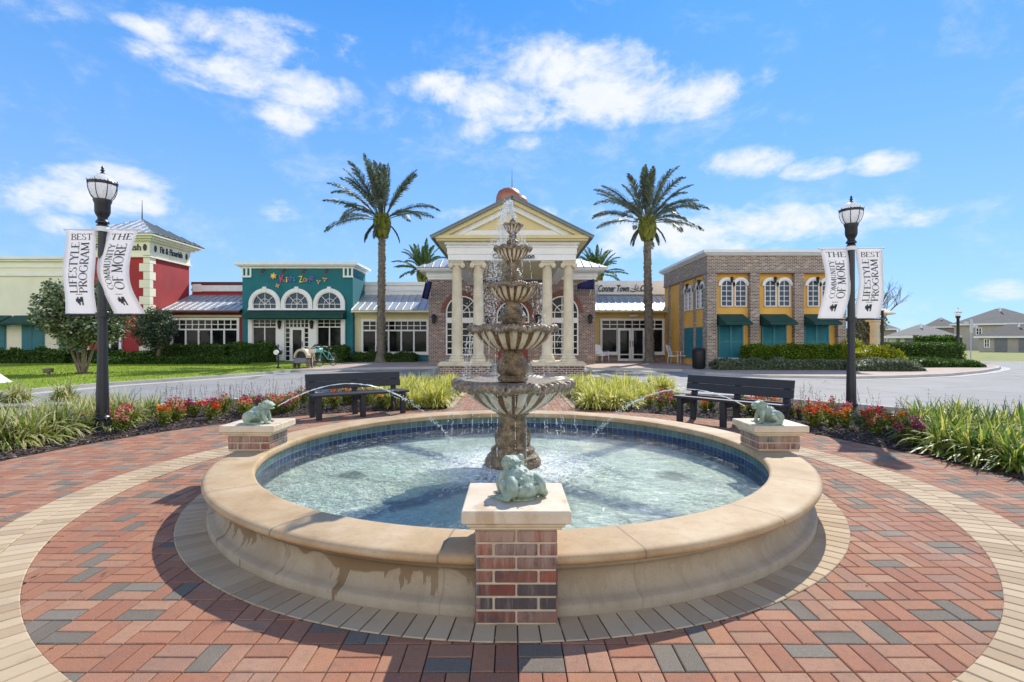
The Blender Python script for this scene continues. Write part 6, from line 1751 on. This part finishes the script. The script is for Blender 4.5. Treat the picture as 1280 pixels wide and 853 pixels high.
# lawn blades
mb = MB(); rg = random.Random(23)
for k in range(45000):
    x = rg.uniform(-28,-9.5); y = rg.uniform(12,30.5)
    # keep behind the kerb line
    ok = False
    for (a,b) in zip(lawn_front, lawn_front[1:]):
        if a[0] <= x <= b[0]:
            yy = a[1]+(b[1]-a[1])*(x-a[0])/(b[0]-a[0]); ok = y > yy+.12
    if not ok or abs(x) > y*1.03+.4 : continue
    h = rg.uniform(.02,.06); a = rg.random()*6.28; w_ = .012; mb.rv = rg.random()
    mb.add([(x-w_*math.cos(a),y-w_*math.sin(a),GZ),(x+w_*math.cos(a),y+w_*math.sin(a),GZ),(x+rg.gauss(0,.02),y+rg.gauss(0,.02),GZ+h)],[(0,1,2)])
M['lawnblade'] = leafmat('lawn_blade', [(0,(.14,.24,.01)),(.5,(.25,.35,.015)),(1,(.36,.44,.04))], .5)
stuff(mb.build('lawn_grass', M['lawnblade']), 'short bright green mown grass blades on the left lawn', 'grass')

# ================================================================== SMALL THINGS
# box in the lawn, white sign corner at far left
bx_, by_ = G(61,470,GZ)
t_ = thing('lawn_uplight', 'small brown spotlight on a stub in the left lawn', 'garden light', (bx_,by_,GZ))
M['brownp'] = paint('brown_plastic', (.16,.11,.08), .6, .2, 6, 0)
mb = MB(); mb.bbox(bx_-.04,bx_+.04,by_-.04,by_+.04,GZ,GZ+.16,.006); mb.build('stake', M['brownp'], t_)
mb = MB(); mb.bbox(bx_-.15,bx_+.13,by_-.09,by_+.09,GZ+.12,GZ+.27,.015); mb.bbox(bx_-.18,bx_-.13,by_-.07,by_+.07,GZ+.1,GZ+.25,.01); mb.build('lamp_head', M['brownp'], t_)
wx, wy = G(-6,479,GZ)
mb = MB(); mb.tf = None
mb.add([(wx-.7,wy-.3,GZ),(wx+.28,wy-.3,GZ),(wx+.28,wy+.3,GZ),(wx-.7,wy+.3,GZ),(wx-.6,wy-.15,GZ+.28),(wx+.02,wy-.15,GZ+.28),(wx+.02,wy+.15,GZ+.28),(wx-.6,wy+.15,GZ+.28)],[(4,5,6,7),(0,1,5,4),(1,2,6,5),(2,3,7,6),(3,0,4,7)])
tag(mb.build('utility_cover', M['offwhite'], bev=.02), 'white sloped utility cover on the lawn at the left edge', 'utility cover')
# post-mounted globe marker by the lawn end
hx_, hy_ = G(348,461.5,GZ)
t_ = thing('post_mailbox', 'small dark post with round white face at the end of the lawn', 'post', (hx_,hy_,GZ))
mb = MB(); mb.lathe([(.10,GZ),(.10,GZ+.08),(.04,GZ+.12),(.035,GZ+.62)], (hx_,hy_,0), 12); mb.build('post', M['black'], t_, sm=40)
mb = MB(); mb.lathe([(.01,-.10),(.14,-.06),(.19,.04),(.16,.16),(.05,.24),(.02,.36),(.05,.40),(.01,.44)], (hx_,hy_,GZ+.74), 14); mb.build('head', M['black'], t_, sm=40)
mb = MB(); mb.tube([(hx_-.02,hy_-.22,GZ+.79),(hx_-.02,hy_-.16,GZ+.79)], .12, 16); mb.build('face', M['white'], t_)
# cart
cx, cy = G(377,460.5,GZ); s_ = cy/F
t_ = thing('covered_cart', 'small beige hooded cart parked outside the teal building door', 'cart', (cx,cy,GZ))
M['cartbeige'] = paint('beige_cart', (.52,.45,.33), .6, .1, 4, 0); M['cartgrey'] = paint('grey_cart', (.17,.18,.2), .5, .15, 4, 0)
mb = MB(); mb.bbox(cx-.30,cx+.30,cy-.25,cy+.7,GZ+.22,GZ+.50,.04); mb.build('body', M['cartgrey'], t_)
mb = MB()
for k in range(12):
    a, b = PI*k/12, PI*(k+1)/12
    P = [(cx+q*math.cos(w_), GZ+.50+q*1.25*math.sin(w_)) for q,w_ in ((.27,a),(.36,a),(.36,b),(.27,b))]; mb.prism(P, cy-.12, cy+.6)
mb.build('hood', M['cartbeige'], t_, sm=30)
mb = MB(); mb.bbox(cx-.25,cx+.25,cy+.05,cy+.1,GZ+.5,GZ+.78,.01); mb.bbox(cx-.25,cx+.25,cy-.1,cy+.1,GZ+.5,GZ+.56,.01); mb.build('seat', M['black'], t_)
for sx in (-1,1):
    for yy in (-.02,.5):
        mb = MB(); mb.tube([(cx+sx*.31,cy+yy,GZ+.19),(cx+sx*.36,cy+yy,GZ+.19)], .19, 20); o = mb.build('wheel', M['brownp'], t_, sm=40)
# bicycles (front-on)
def bike_proto(framem):
    r = thing('bicycle', 'x', 'bicycle', (0,0,0))
    for y in (0, 1.02):
        mb = MB(); n = 28; rr = .32
        mb.tube([(0, y+rr*math.cos(2*PI*k/n), .34+rr*math.sin(2*PI*k/n)) for k in range(n+1)], .02, 6, False); w_ = mb.build('wheel', M['black'], r, sm=True)
        mb = MB()
        for k in range(14): a = 2*PI*k/14; mb.tube([(0,y,.34),(0,y+.31*math.cos(a),.34+.31*math.sin(a))], .003, 3, False)
        mb.tube([(-.04,y,.34),(.04,y,.34)], .025, 8); mb.build('spokes', M['whitemetal'], w_)
    mb = MB()
    for a, b in (((0,.0,.34),(0,.16,.92)),((0,.16,.82),(0,.60,.36)),((0,.60,.36),(0,.70,.86)),((0,.60,.36),(0,1.02,.34)),((0,.69,.74),(0,1.02,.34)),((0,.17,.86),(0,.68,.72))): mb.tube([a,b], .018, 6)
    mb.build('frame', M[framem], r, sm=True)
    mb = MB(); mb.tube([(-.30,.28,1.02),(-.18,.12,1.06),(0,.14,.98),(.18,.12,1.06),(.30,.28,1.02)], .013, 6); mb.build('handlebar', M['whitemetal'], r, sm=True)
    mb = MB(); mb.ball((0,.74,.92), (.09,.14,.035), 10, 6); mb.build('saddle', M['black'], r, sm=True)
    mb = MB(); mb.bbox(-.16,.16,-.2,.08,.74,.94,.02); mb.build('basket', M[framem], r)
    return r
M['bikecream'] = paint('cream_enamel', (.6,.55,.42), .4, .05, 4, 0); M['biketeal'] = paint('aqua_enamel', (.15,.5,.5), .4, .05, 4, 0)
bk = bike_proto('bikecream'); bk.location = (*G(390.5,460.6,GZ),GZ); bk.rotation_euler.z = R(14); bk['label'] = 'cream bicycle beside the hooded cart'
bk = bike_proto('biketeal'); bk.location = (*G(399.5,459,GZ),GZ); bk.rotation_euler.z = R(-22); bk['label'] = 'aqua bicycle, right of the cream one'
# white chairs
def chair_proto():
    r = thing('patio_chair', 'x', 'chair', (0,0,0))
    mb = MB()
    for x in (-.26,.26): mb.tube([(x,-.25,0),(x,-.22,.62),(x,.2,.64),(x,.27,0)], .016, 6); mb.tube([(x,-.22,.40),(x,.25,.38)], .014, 6); mb.tube([(x,.18,.4),(x,.36,.95)], .015, 6)
    mb.tube([(-.26,-.22,.4),(.26,-.22,.4)], .014, 6); mb.tube([(-.26,.36,.95),(.26,.36,.95)], .015, 6); mb.build('frame', M['whitemetal'], r, sm=True)
    mb = MB(); mb.bbox(-.25,.25,-.22,.22,.39,.42,.01); mb.build('seat', M['white'], r)
    mb = MB(); mb.tf = lambda x,y,z: (x, y+.32*(z-.45), z); mb.bbox(-.25,.25,.2,.225,.45,.94,.008); mb.build('backrest', M['white'], r); return r
c0 = chair_proto(); cps = [(752.5,454.5,40,'white patio chair against the brick hall corner, left of the cafe doors'),(860,455.5,-60,'white patio chair beside the black trash can'),(843,455.5,55,'white patio chair between the right palm and the other chair')]
for i, (px,py,rz,lb) in enumerate(cps):
    c = c0 if i == 0 else copy_tree(c0); gx_, gy_ = G(px,py,GZ); c.location = (gx_,gy_,GZ); c.rotation_euler.z = R(rz); c['label'] = lb; c['group'] = 'white patio chairs by the cafe'; c.scale = (1.15,)*3
tx, tyy = G(873.5,462,GZ)
t_ = thing('trash_can', 'black slatted trash can at the corner of the golden building', 'trash can', (tx,tyy,GZ))
mb = MB(); mb.lathe([(.24,GZ+.02),(.27,GZ+.06),(.28,GZ+.85),(.26,GZ+.9)], (tx,tyy,0), 24, close=True); mb.build('bin', M['black'], t_, sm=40)
mb = MB()
for k in range(24): a = 2*PI*k/24; mb.tube([(tx+.285*math.cos(a),tyy+.285*math.sin(a),GZ+.06),(tx+.30*math.cos(a),tyy+.30*math.sin(a),GZ+.88)], .012, 4)
mb.build('slats', M['black'], t_)
mb = MB(); mb.lathe([(.31,GZ+.88),(.32,GZ+.93),(.25,GZ+1.0),(.13,GZ+1.02),(.12,GZ+.96)], (tx,tyy,0), 24); mb.build('lid', M['black'], t_, sm=40)
# stone column, canopy post, umbrella on right
x, y = X(1093.5,27.3), 27.3
t_ = thing('stone_column', 'beige round stone column behind the yellow shrub', 'column', (x,y,GZ))
mb = MB(); mb.lathe([(.26,GZ),(.26,.2),(.22,.25),(.215,2.2),(.25,2.25),(.25,2.4),(.0,2.42)], (x,y,0), 20); mb.build('shaft', M['stone'], t_, sm=40)
mb = MB(); mb.box(x-.3,x+.3,y-.3,y+.3,2.405,2.5); mb.build('capital', M['stone'], t_)
x, y = X(1103,26.5), 26.5
t_ = thing('shade_umbrella', 'sand coloured canopy on a black post behind the right banner', 'umbrella', (x,y,GZ))
mb = MB(); mb.lathe([(.12,GZ),(.12,.2),(.075,.3),(.06,2.9),(.09,2.95)], (x,y,0), 12); mb.build('post', M['post'], t_, sm=40)
mb = MB(); mb.lathe([(.02,3.15),(.5,3.08),(.95,2.85),(.95,2.78),(.5,2.98),(.02,3.05)], (x+.25,y+1.0,0), 8); mb.build('canopy', M['canopy'], t_)
# distant lamp
x, y = X(1197.5,42), 42
t_ = thing('street_lamp', 'distant black street lamp beside the grey houses', 'street lamp', (x,y,0))
mb = MB(); mb.lathe([(.22,0),(.22,.3),(.12,.5),(.10,3.2),(.17,3.3),(.17,3.42)], (x,y,0), 12); mb.build('post', M['post'], t_, sm=40)
mb = MB(); mb.lathe([(.13,3.42),(.22,3.62),(.2,3.8),(.05,3.92),(.02,3.93)], (x,y,0), 14); mb.build('globe', M['globe'], t_, sm=True)
mb = MB(); mb.lathe([(.24,3.68),(.27,3.70),(.24,3.72)], (x,y,0), 14); mb.tube([(x,y,3.9),(x,y,4.1)], .02, 6); mb.build('cap', M['post'], t_)
# street sign (back side) right
x, y = X(1213.5,36), 36
t_ = thing('street_sign', 'thin grey signpost with narrow street name blades, beside the box hedge', 'sign', (x,y,0))
M['signgrey'] = paint('sign_metal', (.42,.46,.48), .45, .1, 4, 0, metal=.3)
mb = MB(); mb.tube([(x,y,-.07),(x,y,2.95)], .035, 8); mb.build('post', M['signgrey'], t_)
mb = MB(); mb.bbox(x-.5,x-.04,y-.02,y+.02,2.55,2.74,.005); mb.bbox(x-.12,x+.10,y-.05,y-.04,1.95,2.9,.004); mb.bbox(x+.04,x+.5,y-.02,y+.02,2.3,2.48,.005); mb.build('sign_panel', M['signgrey'], t_)

# ================================================================== FAR HOUSES + TREES
def house(label, pL, pR, Y, dep, yE, yR, wallm, rm, wins=(), doors=(), hip=.4, gar=None):
    """house turned to face the plaza; built about its own centre, front at local y = 0"""
    pc = (pL+pR)/2; ca = F/math.hypot(F, pc-640); W = (pR-pL)*Y*ca/F; h = W/2; ze = Z(yE, Y); zr_ = Z(yR, Y+dep*.5)
    r = thing('house', label, 'house', (0,0,0))
    mb = MB(); mb.box(-h,h,0,dep,-.08,ze); mb.build('wall', M[wallm], r)
    e = .5; m_ = dep/2; hw = W*hip
    mb = MB(); mb.add([(-h-e,-e,ze),(h+e,-e,ze),(h+e,dep+e,ze),(-h-e,dep+e,ze),(-h+hw,m_,zr_),(h-hw,m_,zr_)],[(0,1,5,4),(1,2,5),(2,3,4,5),(3,0,4),(3,2,1,0)])
    mb.build('roof', M[rm], r)
    mb = MB(); mb.box(-h-e,h+e,-e-.06,-e-.003,ze-.22,ze+.03); mb.box(-h-e-.06,-h-e-.003,-e,dep+e,ze-.22,ze+.03); mb.box(h+e+.003,h+e+.06,-e,dep+e,ze-.22,ze+.03); mb.build('fascia', M['white'], r)
    mb = MB(); mb.tube([(0,m_-1.2,zr_-1.1),(0,m_-1.2,zr_+.1)], .12, 8); mb.build('vent', M['whitemetal'], r)
    tf = front(0)
    for a_,b_,z0,z1 in wins: window(r, tf, a_*W-h, b_*W-h, z0, z1, 2, 2, 0, fw=.12, mw=.05, d=.1, sill=False)
    for a_,b_,z1 in doors:
        mb = MB(); mb.tf = tf; fbox(mb,a_*W-h,b_*W-h,-.07,z1,.002,.05)
        for k in range(1,4): fbox(mb,a_*W-h+.08,b_*W-h-.08,z1*k/4-.02,z1*k/4+.02,.05,.07)
        mb.build('door', M['cartgrey'], r)
    X0 = X(pc, Y); r.location = (X0, Y, 0); r.rotation_euler.z = -math.atan2(pc-640, F); return r
M['housewall'] = paint('grey_beige_siding', (.40,.37,.33), .85, .08, 1, 0); M['houselight'] = paint('pale_siding', (.55,.57,.50), .85, .08, 1, 0); M['housedark'] = paint('taupe_siding', (.30,.26,.23), .85, .08, 1, 0)
house('large two storey grey house with broad hip roof at the far right', 1190, 1310, 80, 11, 405, 387, 'housewall', 'shingle', wins=[(.24,.31,2.3,3.5),(.6,.68,2.3,3.5)], hip=.46)
house('single storey grey wing with dark doors in front of the large house', 1222, 1325, 66, 8, 421, 406, 'housewall', 'shingledark', wins=[(.06,.14,.5,1.7)], doors=[(.20,.36,1.75),(.5,.62,1.75)], hip=.36)
house('low pale house with dark garage doors, left of the distant lamp', 1110, 1192, 60, 8, 421, 407, 'houselight', 'shinglelight', wins=[(.70,.78,.5,1.7)], doors=[(.12,.18,1.8),(.25,.45,1.8)], hip=.45)
house('two storey brown house peeking over the low pale roof', 1156, 1196, 95, 10, 409, 398.5, 'housedark', 'shingledark', wins=[(.18,.30,1.9,3.1),(.55,.7,1.9,3.1)], hip=.46)
house('taupe house low behind the stone column', 1064, 1120, 92, 9, 412, 402, 'housedark', 'shingle', wins=[(.7,.8,.8,2)], hip=.42)
mb = MB(); rg = random.Random(77)
for k in range(150):
    x = rg.uniform(60,430); y = 330+rg.uniform(-20,30); h = rg.uniform(8,14)*(1-.3*(x-60)/370); w_ = h*rg.uniform(.5,.9); pts = []
    for _ in range(260):
        v = Vector((rg.gauss(0,1),rg.gauss(0,1),rg.gauss(0,1))).normalized()*rg.uniform(.5,1); pts.append((x+v.x*w_, y+v.y*w_, h*.52+v.z*h*.46))
    leafcloud(mb, pts, 1.3, rg)
stuff(mb.build('distant_wood', M['tree_far']), 'hazy line of distant trees on the horizon behind the houses', 'trees')
mb = MB(); n_ = 60; vs = []
for i in range(n_+1):
    x = -700+1400*i/n_; h = 6+3*noise.noise(Vector((x*.01,0,0)))
    vs += [(x,420,-.1),(x,450,h),(x,700,h*.6)]
mb.add(vs, [(i*3+j,(i+1)*3+j,(i+1)*3+j+1,i*3+j+1) for i in range(n_) for j in range(2)])
struct(mb.build('hills', paint('far_woodland', (.07,.10,.06), .95, .3, .05, 0)))
